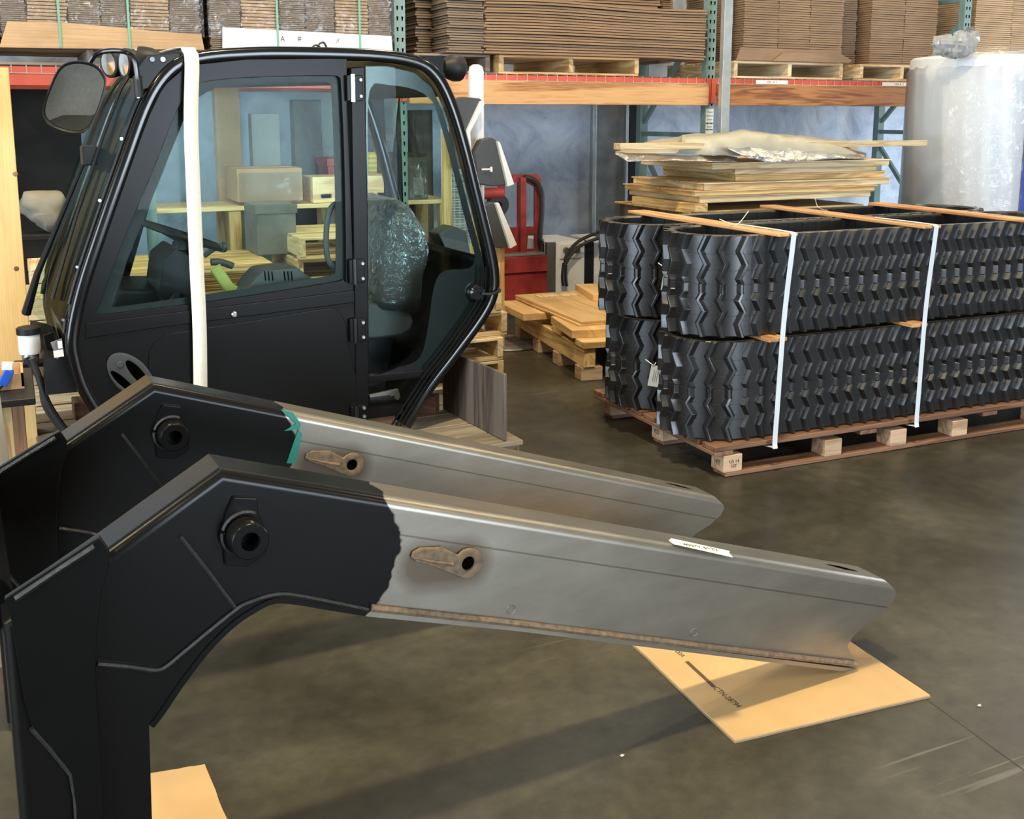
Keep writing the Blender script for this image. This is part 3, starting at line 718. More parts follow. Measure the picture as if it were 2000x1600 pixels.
# paper tags
for (pts, m_, lab, yy) in (([(1298, 524), (1307, 528), (1305, 568), (1291, 566)], 'tape_white', 'yellowish paper tag on the rear upper track', .50), ([(1273, 713), (1294, 716), (1286, 757), (1265, 753)], 'white_paper', 'white paper tag on the rear lower track', .575)):
    pp = TRK.hits(pts, yy); ob = MB().prism(pp, yy, yy + .0015).build('paper_tag', m_, fr=TRK); tag(ob, lab, 'tag')
    c0 = Vector((sum(p[0] for p in pp) / 4, yy - .0005, sum(p[1] for p in pp) / 4)); lean = math.atan2(pp[0][0] - pp[3][0], pp[0][1] - pp[3][1])
    for k in (-1, 0, 1):
        wv = Vector((math.cos(lean), 0, -math.sin(lean))); uv = Vector((math.sin(lean), 0, math.cos(lean)))
        mb = MB(); c1 = c0 + wv * (k * .011); mb.bar(c1 - uv * .03, c1 + uv * .028, .0006, .002, up=(1, 0, 0)); mb.build('printed_line', 'grey_metal', ob)
    a = Vector((pp[0][0] + .012, yy, pp[0][1] - .002)); MB().tube(smooth_path([a + Vector((-.03, .03, .025)), a + Vector((-.012, .0, .006)), a, a + Vector((.018, .01, .01))], 4), .0022, 5).build('string', 'white_paper', ob)

# ================================================================== plastic-wrapped white roll
Yc = 6.35
xl = W0.hit(1806, 300, Yc)[0]; RR = .56; ctr = (xl + RR * 1.02, Yc, 0)
t = thing('foam_roll', 'tall white foam roll wrapped in clear plastic with a knotted top', 'roll', loc=ctr)
ztop = W0.hit(1900, 112, Yc)[1]
MB().lathe([(.075, ztop + .0), (.075, ztop - .02), (RR - .03, ztop), (RR - .005, ztop - .02), (RR, ztop - .2), (RR, .03), (RR - .02, .0), (0, .0)], n=64).build('foam', 'white_plastic', t, smooth=True)
prof = []
mb = MB(); loops = []
for k in range(26):
    z = ztop + .03 - k * (ztop - .25) / 25; row = []
    for j in range(72):
        a = 2 * math.pi * j / 72; rr_ = RR + .012 + .05 * (k / 25) ** 1.5 * (.6 + .4 * math.sin(a * 2)) + .012 * noise.noise((math.cos(a) * 6, math.sin(a) * 6, z * 1.2)) + .006 * math.sin(a * 23 + z * 3)
        if k == 0: rr_ *= .62
        if k == 1: rr_ *= .93
        row.append((rr_ * math.cos(a), rr_ * math.sin(a), z + (.035 if k == 0 else 0)))
    loops.append(row)
mb.loft(loops, True, False); mb.build('plastic_wrap', 'film', t, smooth=True, ang=180)
# gathered knot of film
kx = W0.hit(1872, 80, Yc - .3); 
for q, (px, py, rx, rz_, m_) in enumerate(((1845, 88, .10, .07, 'film_knot'), (1885, 82, .11, .085, 'film_knot'), (1868, 97, .13, .06, 'film_knot'), (1893, 70, .06, .06, 'film'))):
    x, z = W0.hit(px, py, Yc - .3); mb = MB(); lo_ = []
    for k in range(9):
        ph = math.pi * k / 8; row = []
        for j in range(20):
            a = 2 * math.pi * j / 20; d_ = 1 + .45 * noise.noise((math.cos(a) * 2.3 + q * 5, math.sin(a) * 2.3, k * .7))
            row.append((x - ctr[0] + rx * math.sin(ph) * math.cos(a) * d_, -.3 + rx * .8 * math.sin(ph) * math.sin(a) * d_, z + rz_ * math.cos(ph) * d_))
        lo_.append(row)
    mb.loft(lo_, True, True); mb.build('gathered_film', m_, t, smooth=True, ang=20)
# blue printed panel at the right
mb = MB(); lo_ = []
for z in (.4, W0.hit(1990, 182, Yc - .4)[1], W0.hit(1990, 122, Yc - .4)[1]):
    lo_.append([(math.cos(a) * (RR + .014), math.sin(a) * (RR + .014), z) for a in [rad(-104 + k * 4) for k in range(14)]])
mb.loft(lo_, False, False); ob = mb.build('blue_label', 'blue_plastic', t, recalc=False, smooth=True)

# ================================================================== stack of crate panels with foil bag
YP = 5.95
xp0, _ = W0.hit(1388, 330, YP); zb0 = W0.hit(1395, 412, YP)[1]
# closed crate beneath them
ct = thing('shipping_crate', 'plywood crate behind the tracks carrying the panel stack', 'crate', loc=(xp0 + .60, YP + .5, 0))
MB().box(-.72, .72, -.46, .46, .10, zb0 - .012).build('body', MATS['ply_dirty'][2], ct)
for sx in (-.6, 0, .6): board('skid', (.09, .9, .1), (sx, 0, .05), 'wood_brown', ct)
for sx in (-.7, .7): board('batten', (.07, .03, zb0 - .15), (sx, -.475, zb0 / 2 + .05), 'pine', ct)
board('lid', (1.5, .98, .012), (0, 0, zb0 - .006), 'pine', ct)
rows = [  # front-left px x, right px x, top px y, thickness px, front y offset, wood
    (1392, 1737, 318, 14, .00, 'pine_pale'), (1436, 1712, 334, 13, .05, 'pine_pale'), (1437, 1728, 349, 14, .05, 'pine'), (1376, 1737, 363, 15, -.02, 'pine_pale'), (1358, 1708, 379, 12, -.03, 'pine'), (1367, 1700, 391, 14, -.02, 'pine_pale')]
labs = ['topmost pale crate panel, right under the foil bag', 'second crate panel from the top, set back from the left corner', 'third crate panel from the top with wavy grain', 'fourth crate panel from the top, jutting out to the left', 'fifth crate panel from the top, thinner frame edge', 'lowest crate panel of the stack, with a red knot']
zpt = W0.hit(1392, 318, YP)[1]; zpb = zb0 + .0565; tot = sum(r_[3] for r_ in rows); zrun = zpt
for (pa, pb, ty, th, yo, wd), lab in zip(rows, labs):
    yy = YP + yo; a, _ = W0.hit(pa, ty, yy); b_, _ = W0.hit(pb, ty, yy); z1 = zrun - .0006; z0 = zrun - (zpt - zpb) * th / tot; zrun = z0; L = b_ - a; D = .9
    tt = thing('crate_panel', lab, 'wood panel', loc=(a + L / 2, yy, z0), group='crate panels in the stack'); h = z1 - z0
    board('front_rail', (L, .04, h - .008), (0, .02, (h - .008) / 2), wd, tt)
    board('rear_rail', (L, .04, h - .008), (0, D - .02, (h - .008) / 2), wd, tt)
    for s in (-1, 1): board('side_rail', (.04, D - .08, h - .008), (s * (L / 2 - .02), D / 2, (h - .008) / 2), wd, tt)
    board('plywood_skin', (L + .03, D + .02, .007), (.005, D / 2, h - .004), wd, tt, bev=.001)
# lowest loose block
a, z1 = W0.hit(1360, 408, YP - .05); 
q = board('wood_offcut', (.10, .8, .055), (W0.hit(1372, 408, YP - .05)[0], YP + .36, zb0 + .0285), 'pine'); tag(q, 'square-ended timber offcut under the lowest crate panel', 'timber')
q.location.z = zb0 + .0275
# long batten on top, under the foil
zt0 = W0.hit(1500, 318, YP)[1]
xa, _ = W0.hit(1213, 285, YP + .03); xb, _ = W0.hit(1813, 276, YP + .03)
q = board('pine_batten', (xb - xa, .09, .042), ((xa + xb) / 2, YP + .08, (W0.hit(1213, 293, YP + .03)[1] + W0.hit(1813, 285, YP + .03)[1]) / 2 + .02), 'pine_pale'); q.rotation_euler = (0, math.atan2(W0.hit(1213, 293, YP + .03)[1] - W0.hit(1813, 285, YP + .03)[1], xb - xa), 0); tag(q, 'long pale batten sticking out both ends of the foil bag', 'timber')
# foil bag: draped crumpled sheet, front lip folded down
tt = thing('foil_bag', 'crumpled silver foil bag lying on the crate panels', 'bag')
def foil(pa, pb, top, bot, y00, y1, m_, seed, lip, name):
    mb = MB(); nx, ny = 60, 16; rows_ = []
    def lerp(tab, x):
        for (a0, b0), (a1, b1) in zip(tab, tab[1:]):
            if a0 <= x <= a1: return b0 + (b1 - b0) * (x - a0) / (a1 - a0)
        return tab[-1][1]
    for j in range(ny + 1):
        v_ = j / ny; row = []
        for i in range(nx + 1):
            px = pa + (pb - pa) * i / nx; y0 = y00 + (.20 * max(0, min(1, (1385 - px) / 70)) if name == 'outer_skin' else 0); zt_ = W0.hit(px, lerp(top, px), y1)[1]; zb_ = max(zt0 + .006, W0.hit(px, lerp(bot, px), y0)[1])
            y = y0 + (y1 - y0) * v_; x = W0.hit(px, 300, y)[0]
            z = zb_ + (zt_ - zb_) * ((min(1, v_ * 8) ** .6) if name == 'outer_skin' and px > 1330 else v_ ** .75) + .016 * noise.noise((x * 7 + seed, y * 9, seed)) * min(1, v_ * 4 + .2)
            if v_ < .12: y += lip * noise.noise((x * 6, seed, 0))
            row.append((x, y, max(z, zt0 + .004)))
        rows_.append(row)
    mb.loft(rows_, False, False); ob = mb.build(name, m_, tt, smooth=True, ang=50, recalc=False)
    sd = ob.modifiers.new('thick', 'SOLIDIFY'); sd.thickness = .002; sd.offset = 1
foil(1202, 1690, [(1202, 296), (1260, 278), (1330, 265), (1420, 260), (1450, 254), (1480, 259), (1560, 266), (1640, 276), (1690, 300)], [(1202, 303), (1250, 300), (1320, 300), (1400, 303), (1450, 304), (1690, 306)], YP - .02, YP + .62, 'foil_back', 3, .03, 'outer_skin')
foil(1422, 1692, [(1422, 285), (1470, 272), (1540, 276), (1620, 284), (1692, 298)], [(1422, 290), (1450, 306), (1500, 317), (1560, 315), (1640, 310), (1692, 311)], YP - .10, YP + .12, 'foil', 9, .05, 'silver_fold')
foil(1202, 1440, [(1202, 297), (1300, 303), (1440, 306)], [(1202, 300), (1225, 316), (1300, 314), (1440, 317)], YP - .06, YP + .05, 'foil', 5, .05, 'folded_lip')
# ================================================================== welded loader arm frame
AW, SEP = .14, .80
def ztop_(x): return .777 - .335 * (x + 1.447)
H = lambda pts, y=0.0: ARM.hits(pts, y)
tipc = H([(1742, 1178), (1718, 1202), (1690, 1222), (1664, 1246), (1655, 1262), (1662, 1276), (1677, 1290), (1675, 1301)])
curve = H([(720, 1193), (640, 1180), (580, 1170), (535, 1168), (495, 1186), (450, 1217), (400, 1267), (350, 1332), (312, 1388), (291, 1415)])
PXL = H([(30, 1500)])[0][0]
body_pts = [(.10, ztop_(.10)), (-1.805, ztop_(-1.805)), (-2.03, .765), (PXL, .765 - .56 * (-2.03 - PXL)), (PXL, .02), (-1.985, .02)] + curve[::-1] + [H([(1000, 1221)])[0], (.0, .018)] + tipc[::-1] + [(.138, .205), (.136, .222)]
t = thing('loader_arm_frame', 'pair of welded loader arms, painted black at the bend and bare steel towards the tips', 'loader arm', ARM)
def arm_body(y0):
    me = bpy.data.meshes.new('boom_arm'); mb = MB(); mb.prism(body_pts, y0, y0 + AW)
    me.from_pydata([tuple(q) for q in mb.v], [], mb.f); bm = bmesh.new(); bm.from_mesh(me); bmesh.ops.recalc_face_normals(bm, faces=bm.faces)
    tops = {(round(x, 4), round(z, 4)) for x, z in body_pts[:5]}
    def istop(e):
        a, c = e.verts
        return abs(a.co.y - c.co.y) < 1e-5 and (round(a.co.x, 4), round(a.co.z, 4)) in tops and (round(c.co.x, 4), round(c.co.z, 4)) in tops
    bmesh.ops.bevel(bm, geom=[e for e in bm.edges if istop(e)], offset=.042, segments=7, affect='EDGES', profile=.5, clamp_overlap=True)
    bm.to_mesh(me); bm.free()
    for p in me.polygons: p.use_smooth = True
    me.set_sharp_from_angle(angle=rad(28)); me.materials.append(MATS['arm_steel'])
    # keep Object coordinates of both arms alike: mesh stays at y0 = 0, object shifted
    return me
ame = arm_body(0)
def P3(pts, y): return [(a, y, c) for a, c in H(pts, y)]
for k, y0 in enumerate((0.0, SEP)):
    arm = bpy.data.objects.new('boom_arm', ame); link(arm, t); wn(arm); arm.location = (0, y0, 0)
    arm['label'] = 'near arm with the taped note' if k == 0 else 'far arm with green masking tape'
    # bottom flange plate following the inner bend
    fp = [(-.004, .008), H([(1000, 1221)])[0]] + [(p.x, p.y) for p in smooth_path([(a, c, 0) for a, c in curve], 4)] 
    mb = MB(); lp = []
    for i, (x, z) in enumerate(fp):
        x0, z0 = fp[max(i - 1, 0)]; x1, z1 = fp[min(i + 1, len(fp) - 1)]; d = Vector((x1 - x0, 0, z1 - z0)).normalized(); n_ = Vector((-d.z, 0, d.x))
        a = Vector((x, 0, z)); b_ = a - n_ * -.012
        lp.append([Vector((a.x, -.004, a.z)), Vector((a.x, AW + .004, a.z)), Vector((b_.x, AW + .004, b_.z)), Vector((b_.x, -.004, b_.z))])
    mb.loft(lp); mb.build('lower_flange', 'arm_steel', arm, smooth=True, ang=30)
    # fillet welds
    MB().tube([(x, -.006, z + .008) for x, z in H([(724, 1192), (860, 1206), (1000, 1221), (1300, 1257), (1500, 1281), (1668, 1300)])], .009, 6).build('bottom_weld', 'weld_rust', arm, smooth=True)
    wl_ = smooth_path([(x, -.004, z) for x, z in H([(190, 1296), (250, 1301), (300, 1308), (322, 1302), (352, 1278), (400, 1238), (455, 1194), (480, 1178), (540, 1160), (600, 1166), (718, 1190)])], 4)
    MB().tube(wl_, .0055, 6).build('painted_weld', 'weld_black', arm, smooth=True)
    MB().tube([(x, -.002, z) for x, z in H([(352, 1048), (400, 1108), (460, 1188)])], .0045, 6).build('seam_weld', 'weld_black', arm, smooth=True)
    # gusset plate on the upright leg
    gp = H([(8, 1172), (90, 1118), (185, 1056), (196, 1050), (214, 1075), (214, 1105), (200, 1150), (190, 1230), (187, 1300), (189, 1360), (195, 1430), (200, 1520), (203, 1640), (150, 1640), (149, 1580), (140, 1512), (100, 1462), (62, 1420), (48, 1372), (36, 1300), (20, 1200)], -.018)
    MB().prism(gp, -.018, .001).build('gusset_plate', 'black_paint', arm, bevel=.003)
    MB().tube(P3([(30, 1170), (110, 1116), (184, 1068)], -.021), [.007, .006, .007], 6).build('slot_weld', 'weld_black', arm, smooth=True)
    MB().tube(P3([(62, 1422), (100, 1464), (139, 1512), (148, 1560), (152, 1640)], -.010), .006, 6).build('edge_weld', 'weld_black', arm, smooth=True)
    # pin boss on its pad
    pd = H([(455, 968), (500, 970), (503, 1000), (520, 1040), (518, 1080), (480, 1104), (438, 1102), (432, 1040), (440, 1000)])
    MB().prism(pd, -.012, .001).build('boss_pad', 'black_paint', arm, bevel=.003)
    bx, bz = H([(489, 1058)], -.062)[0]
    MB().lathe([(.0195, .002), (.0195, .064), (.036, .064), (.0385, .061), (.0385, .0), (.0195, .0)], (bx, 0, bz), (0, -1, 0), 36, False).build('pin_boss', 'black_paint', arm, smooth=True, ang=40)
    MB().lathe([(.0, .003), (.02, .003), (.02, -.004), (.0, -.004)], (bx, 0, bz), (0, -1, 0), 20).build('boss_bore', 'hole_black' if k == 0 else 'weld_rust', arm)
    MB().tube([(bx + .045 * math.cos(rad(a)), -.014, bz + .045 * math.sin(rad(a))) for a in range(60, 290, 10)], .005, 6).build('boss_weld', 'weld_black', arm, smooth=True)
    # cast keyhole welded on the web
    kx, kz = H([(914, 1100)], -.006)[0]
    out = [(kx + .036 * math.cos(rad(a)), kz + .036 * math.sin(rad(a))) for a in range(-130, 150, 14)] + H([(862, 1068), (820, 1070), (806, 1078), (803, 1088), (812, 1097), (845, 1106), (876, 1118)], -.006)
    hole = [(kx + .0165 * math.cos(rad(a)), kz + .0165 * math.sin(rad(a))) for a in range(0, 360, 18)]
    plate('keyhole_weld', out, [hole], -.012, .0, 'weld_rust', arm, bevel=.004)
    MB().lathe([(0, .0015), (.018, .0015), (.018, -.004), (0, -.004)], (kx, 0, kz), (0, -1, 0), 20).build('keyhole', 'hole_black', arm)
    MB().tube(P3([(806, 1090), (850, 1098), (884, 1102)], -.0115), [.002, .004, .006], 6).build('keyhole_rib', 'weld_rust', arm, smooth=True)
    for q in ((998, 1190), (1355, 1235)):
        x, z = H([q])[0]; MB().tube([(x + .010 * math.cos(rad(a)), -.0006, z + .010 * math.sin(rad(a))) for a in range(0, 360, 24)], .0026, 5, up=(0, 1, 0), closed=True).build('stamp_ring', 'weld_steel', arm, smooth=True)
    # slot cut through the top at the tip
    xs0 = -.02
    mb = MB(); a0 = Vector((xs0 - .05, .075, ztop_(xs0 - .05) + .001)); a1 = Vector((xs0 + .055, .055, ztop_(xs0 + .055) + .001))
    mb.loft([[a0 + Vector((0, q, 0)) for q in (-.002, .002)], [(a0 + a1) / 2 + Vector((0, q, 0)) for q in (-.014, .014)], [a1 + Vector((0, q, 0)) for q in (-.002, .002)]], False, False)
    mb.build('tip_slot', 'hole_black', arm)
    if k == 1:      # remains of green masking tape at the paint edge
        for pts in ([(583, 838), (590, 848), (577, 905), (560, 905)], [(548, 800), (572, 806), (588, 828), (585, 838), (556, 842), (578, 828)]):
            pp = ARM.hits(pts, SEP - .004); ob = MB().prism(pp, -.005, -.002).build('masking_tape', 'tape_green', arm)
# masking tape note on the near arm (lies on the sloping top face)
def on_top(px, py, lift=.0008):
    d = ray(px, py); s_ = (_C - ARM.o); ox, oz = s_.dot(ARM.ex), s_.z; dx, dz = d.dot(ARM.ex), d.z
    tt = (ztop_(ox) + lift - oz) / (dz + .335 * dx); p = _C + d * tt; return ARM.loc(p)
ring_ = [(1306, 1056), (1311, 1052), (1425, 1077), (1424, 1081), (1431, 1089), (1315, 1063)]
pts = [on_top(*q) for q in ring_]
up_ = Vector((.318, 0, .948)); mb = MB(); mb.loft([[p for p in pts], [p + up_ * .0008 for p in pts]])
tp = mb.build('tape_note', 'tape_white', t); tp['label'] = 'strip of cream masking tape with a handwritten number'
ctr = sum(pts, Vector()) / 6
text_mesh('handwriting', '403/V 6122', .026, 'ink', tp, ctr + up_ * .0012 + Vector((-.004, 0, .0013)), (0, math.atan(.335), 0), shear=.25, xs=1.0)
# cross tube joining the two legs
MB().lathe([(.07, 0), (.07, SEP + AW - .2)], (PXL - .045, .10, .66), (0, 1, 0), 28).build('cross_tube', 'black_paint', t, smooth=True)

# ================================================================== cardboard on the floor
def flat_sheet(label, pts, th=.009, m_='card_floor'):
    g = [ground(*q, th) for q in pts]; c = sum(g, Vector()) / len(g)
    loop = [(p.x - c.x, p.y - c.y) for p in g]
    # edge slightly ragged
    rg = []
    for i, p in enumerate(loop):
        q = loop[(i + 1) % len(loop)]
        for j in range(8):
            u = j / 8; n_ = noise.noise((p[0] * 9 + u * 7, p[1] * 9, i)) * .0035 if j else 0
            rg.append((p[0] + (q[0] - p[0]) * u + n_, p[1] + (q[1] - p[1]) * u + n_))
    tt = thing('cardboard_sheet', label, 'cardboard', loc=(c.x, c.y, 0))
    MB().loft([[(x, y, .0005) for x, y in rg], [(x, y, th * .45) for x, y in rg]]).build('bottom_layer', 'card_edge', tt)
    MB().loft([[(x * .995, y * .995, th * .5) for x, y in rg], [(x * .995, y * .995, th) for x, y in rg]]).build('top_layer', m_, tt)
    return tt, c
sh, c = flat_sheet('tan double-wall cardboard sheet under the near arm tip, printed along one edge', [(1215, 1238), (1435, 1447), (1818, 1358), (1652, 1247), (1600, 1215)])
a, b_ = ground(1395, 1342, .0095), ground(1445, 1382, .0095); ang = math.atan2((b_ - a).y, (b_ - a).x)
a3 = ground(1341, 1292, .0095) - Vector((c.x, c.y, 0)); b3 = a - Vector((c.x, c.y, 0)); MB().bar(a3, b3, .012, .0006).build('print_bar', 'print_brown', sh)
text_mesh('print_line', 'CTN-28794', .026, 'print_brown', sh, ((a + b_) / 2) - Vector((c.x, c.y, 0)), (0, 0, ang), extrude=.0001, xs=.9)
a2, b2 = ground(1316, 1270, .0095), ground(1336, 1281, .0095)
text_mesh('print_code', '100A', .024, 'print_brown', sh, ((a2 + b2) / 2) - Vector((c.x, c.y, 0)), (0, 0, ang), extrude=.0001)
flat_sheet('tan cardboard sheet beneath the upright legs at the lower left', [(262, 1516), (400, 1492), (460, 1640), (430, 1720), (150, 1760)])
# crumbs on the slab
for i, (px, py) in enumerate(((1913, 1380), (1215, 1478), (1262, 1012), (1128, 962))):
    g = ground(px, py); mb = MB(); lo_ = []
    for k in range(5):
        ph = math.pi * k / 4
        lo_.append([(.006 * math.sin(ph) * math.cos(a) * (1 + .3 * math.sin(3 * a + i)), .0045 * math.sin(ph) * math.sin(a), .003 + .003 * math.cos(ph)) for a in [2 * math.pi * j / 9 for j in range(9)]])
    mb.loft(lo_); ob = mb.build('floor_crumb', 'debris', loc=(g.x, g.y, 0), smooth=True)
    tag(ob, ('pale crumb on the bare floor right of the cardboard sheet', 'pale crumb on the floor left of the cardboard corner', 'small crumb on the floor in front of the track pallet corner', 'small crumb on the floor right of the standing plywood')[i], 'debris')
# ================================================================== operator cab
C = lambda pts, y=0.0: CAB.hits(pts, y)
CW = 1.12
cab = thing('operator_cab', 'black machine cab with tinted glass standing on a timber skid', 'cab', CAB)
OUT = [(212, 835), (168, 765), (148, 705), (143, 655), (162, 565), (203, 440), (248, 312), (283, 216), (313, 161), (350, 126), (400, 112), (470, 106), (560, 104), (720, 108), (806, 119), (848, 143), (878, 195), (905, 278), (932, 386), (956, 484), (965, 540), (961, 580), (938, 624), (888, 692), (838, 758), (792, 832)]
outp = [Vector((x, 0, z)) for x, z in C(OUT)]
def side_tube(y, name, w_=.055, d_=.075):
    P = smooth_path([p + Vector((0, y, 0)) for p in outp], 4)
    return MB().sweep(P, rsec(w_, d_, .35, 3), up=(0, 1, 0)).build(name, 'black_gloss', cab, smooth=True, ang=60)
side_tube(.02, 'side_frame'); side_tube(CW - .02, 'side_frame')
# roof skin
roof_px = [(305, 172), (318, 152), (350, 122), (400, 108), (470, 101), (560, 99), (720, 103), (806, 114), (848, 137), (872, 175)]
rp = smooth_path([(x, 0, z) for x, z in C(roof_px)], 3)
mb = MB(); mb.loft([[(p.x, .0, p.z - .03), (p.x, CW, p.z - .03), (p.x, CW, p.z), (p.x, CW - .12, p.z + .018), (p.x, .12, p.z + .018), (p.x, 0, p.z)] for p in rp])
mb.build('roof', 'black_paint', cab, smooth=True, ang=40)
# door: outer shell with window opening
door_out = C([(186, 830), (160, 772), (150, 720), (146, 660), (150, 628), (186, 500), (238, 360), (292, 222), (318, 168), (365, 128), (480, 116), (676, 114), (676, 200), (684, 400), (690, 600), (700, 835)])
win = sm2(C([(190, 614), (196, 590), (240, 470), (300, 328), (345, 215), (372, 176), (410, 158), (520, 150), (640, 148), (660, 152), (664, 170), (670, 300), (674, 530), (668, 545), (640, 553), (430, 586), (260, 607)]), 3)
door = plate('door', door_out, [win], -.012, .03, 'black_paint', cab, bevel=.005)
gl = C([(184, 620), (192, 588), (236, 470), (296, 326), (340, 213), (368, 172), (408, 154), (520, 146), (662, 144), (672, 300), (678, 540), (672, 556), (430, 594)])
MB().prism(gl, .010, .014).build('window_pane', 'glass', door)
# rubber seal and dark frit band round the pane
inn = sm2(C([(215, 600), (222, 580), (262, 478), (318, 340), (362, 228), (388, 190), (420, 172), (520, 163), (625, 160), (645, 163), (649, 180), (655, 300), (658, 515), (650, 535), (625, 543), (430, 572), (265, 596)]), 3)
plate('window_seal', sm2(C([(188, 617), (194, 589), (238, 470), (298, 327), (343, 214), (370, 174), (409, 156), (520, 148), (660, 146), (671, 300), (676, 532), (670, 549), (430, 590), (260, 611)]), 3), [inn], .0145, .018, 'black_plastic', door)
# waist ledge and pressed lower panel
MB().prism(C([(166, 630), (690, 566), (690, 590), (300, 640), (165, 660)]), -.020, -.010).build('waist_rail', 'black_paint', door, bevel=.004)
lp_ = sm2(C([(288, 720), (292, 680), (318, 655), (360, 645), (500, 624), (630, 602), (658, 606), (672, 630), (676, 665), (680, 840), (300, 840), (290, 790)]), 4)
MB().prism(lp_, -.017, -.010).build('lower_panel', 'black_paint', door, bevel=.004)
MB().lathe([(.0, .012), (.008, .012), (.012, .009), (.013, .0), (0, 0)], (*C([(455, 612)])[0][:1], -.020, C([(455, 612)])[0][1]), (0, -1, 0), 18).build('lock_bolt', 'chrome', door, smooth=True)
# oval door handle
hc = C([(254, 732)])[0]
def oval(a_, b__, rot, cx, cz, n=28): return [(cx + a_ * math.cos(2 * math.pi * i / n) * math.cos(rot) - b__ * math.sin(2 * math.pi * i / n) * math.sin(rot), cz + a_ * math.cos(2 * math.pi * i / n) * math.sin(rot) + b__ * math.sin(2 * math.pi * i / n) * math.cos(rot)) for i in range(n)]
ro = rad(-52)
def sh_(dx, dz): return hc[0] + dx, hc[1] + dz
hd = plate('door_handle', oval(.115, .068, ro, *hc), [oval(.07, .020, ro - .06, *sh_(.026, .006)), oval(.066, .015, ro + .05, *sh_(-.032, -.022))], -.030, -.012, 'charcoal_plastic', door, bevel=.004)
MB().prism(oval(.098, .056, ro, *hc), -.014, -.011).build('handle_recess', 'hole_black', hd)
MB().lathe([(0, .006), (.011, .006), (.014, .002), (.014, 0), (0, 0)], (hc[0] - .038, -.030, hc[1] + .052), (0, -1, 0), 16).build('key_lock', 'charcoal_plastic', hd, smooth=True)
# B pillar, hinges
MB().prism(C([(682, 132), (710, 130), (716, 400), (718, 838), (694, 838), (688, 500)]), -.02, .05).build('door_pillar', 'black_paint', cab, bevel=.006)
for q, (py, ht) in enumerate(((172, 52), (530, 50), (645, 50), (806, 30))):
    x, z = C([(690 + (py - 172) * .012, py)], -.03)[0]; s_ = ht / 2 / 455
    hg = MB().box(x - .030, x + .042, -.036, -.019, z - s_ * .95, z + s_ * .95).build('hinge', 'black_paint', cab, bevel=.003)
    MB().tube([(x - .006, -.040, z - s_), (x - .006, -.040, z + s_)], .0095, 10, up=(0, 1, 0)).build('hinge_pin', 'chrome' if q == 0 else 'black_gloss', hg, smooth=True)
    for dz in (-.6, .6): MB().lathe([(0, .008), (.007, .008), (.009, .0), (0, 0)], (x + .03, -.036, z + dz * s_), (0, -1, 0), 8).build('hinge_bolt', 'grey_metal', hg)
# rear quarter glass with frit border
qo = C([(716, 128), (760, 128), (812, 140), (846, 168), (868, 215), (892, 300), (918, 400), (945, 500), (953, 545), (948, 580), (925, 618), (870, 695), (848, 724), (718, 738)])
qi = sm2(C([(724, 175), (760, 166), (815, 176), (848, 200), (862, 240), (884, 320), (906, 410), (922, 470), (930, 505), (918, 525), (870, 530), (850, 560), (838, 640), (822, 700), (780, 718), (728, 722), (722, 560), (720, 300)]), 3)
MB().prism(qo, .006, .010).build('quarter_glass', 'glass', cab)
plate('glass_border', C([(716, 130), (760, 130), (811, 142), (844, 170), (866, 216), (890, 300), (916, 400), (943, 500), (951, 545), (946, 578), (923, 616), (868, 693), (846, 722), (718, 736)]), [qi], .0105, .014, 'black_gloss', cab)
lx, lz = C([(932, 572)], -.01)[0]
kn = MB().lathe([(0, .034), (.030, .034), (.038, .026), (.046, .012), (.048, .0), (0, 0)], (lx, .006, lz), (0, -1, 0), 30).build('glass_latch', 'black_gloss', cab, smooth=True)
for a in range(0, 360, 60): MB().lathe([(0, .006), (.006, .006), (.007, 0), (0, 0)], (lx + .028 * math.cos(rad(a)), -.028, lz + .028 * math.sin(rad(a))), (0, -1, 0), 8).build('latch_screw', 'black_gloss', kn)
MB().sweep(smooth_path([(lx + .01, -.035, lz - .002), (lx + .055, -.046, lz - .004), (lx + .10, -.035, lz + .004), (lx + .105, -.02, lz + .01)], 4), rsec(.012, .02), up=(0, 1, 0)).build('latch_lever', 'black_plastic', kn, smooth=True)
# twin rubber beads down the raked rear edge
for off in (0, 9, 18):
    P = smooth_path([(x, -.022, z) for x, z in C([(958 - off, 520), (956 - off, 570), (936 - off, 612), (888 - off, 680), (838 - off, 745), (782 - off, 832)], -.022)], 4)
    MB().tube(P, .0045, 6).build('edge_bead', 'black_gloss', cab, smooth=True)
# sill below the quarter glass and bracket in the opening underneath
MB().prism(C([(716, 734), (850, 720), (848, 734), (718, 748)]), -.004, .05).build('glass_sill', 'black_paint', cab, bevel=.003)
br = plate('bracket', C([(722, 772), (778, 760), (786, 786), (776, 832), (728, 838)], .2), [C([(730, 782), (770, 774), (772, 800), (766, 826), (736, 830)], .2)], .2, .22, 'steel_plate', cab, bevel=.003)
# far side shell, floor, rear wall, front lower wall
far = [(p.x, p.z) for p in smooth_path(outp, 3)]
fwin = C([(235, 600), (295, 390), (372, 200), (415, 172), (690, 166), (738, 172), (748, 190), (752, 420), (752, 545), (420, 590)], CW - .02)
xq = C([(782, 300)], CW - .02)[0][0]; q_ = C([(826, 170), (852, 205), (872, 270), (898, 370), (918, 450), (930, 500)])
frear = [(xq, q_[0][1] - .02)] + [p for p in q_ if p[0] > xq + .01] + [(q_[-1][0] - .02, q_[-1][1] - .10), (xq, q_[-1][1] - .12)]
plate('far_side_panel', far, [fwin, frear], CW - .03, CW - .01, 'black_paint', cab)
MB().prism(fwin, CW - .022, CW - .018).build('far_window_pane', 'glass', cab); MB().prism(frear, CW - .022, CW - .018).build('far_quarter_pane', 'glass', cab)
zf = C([(500, 838)])[0][1]
MB().box(outp[0].x, outp[-1].x, .02, CW - .02, zf - .03, zf + .02).build('cab_floor', 'black_paint', cab)
re = [p for p in smooth_path(outp, 3)]
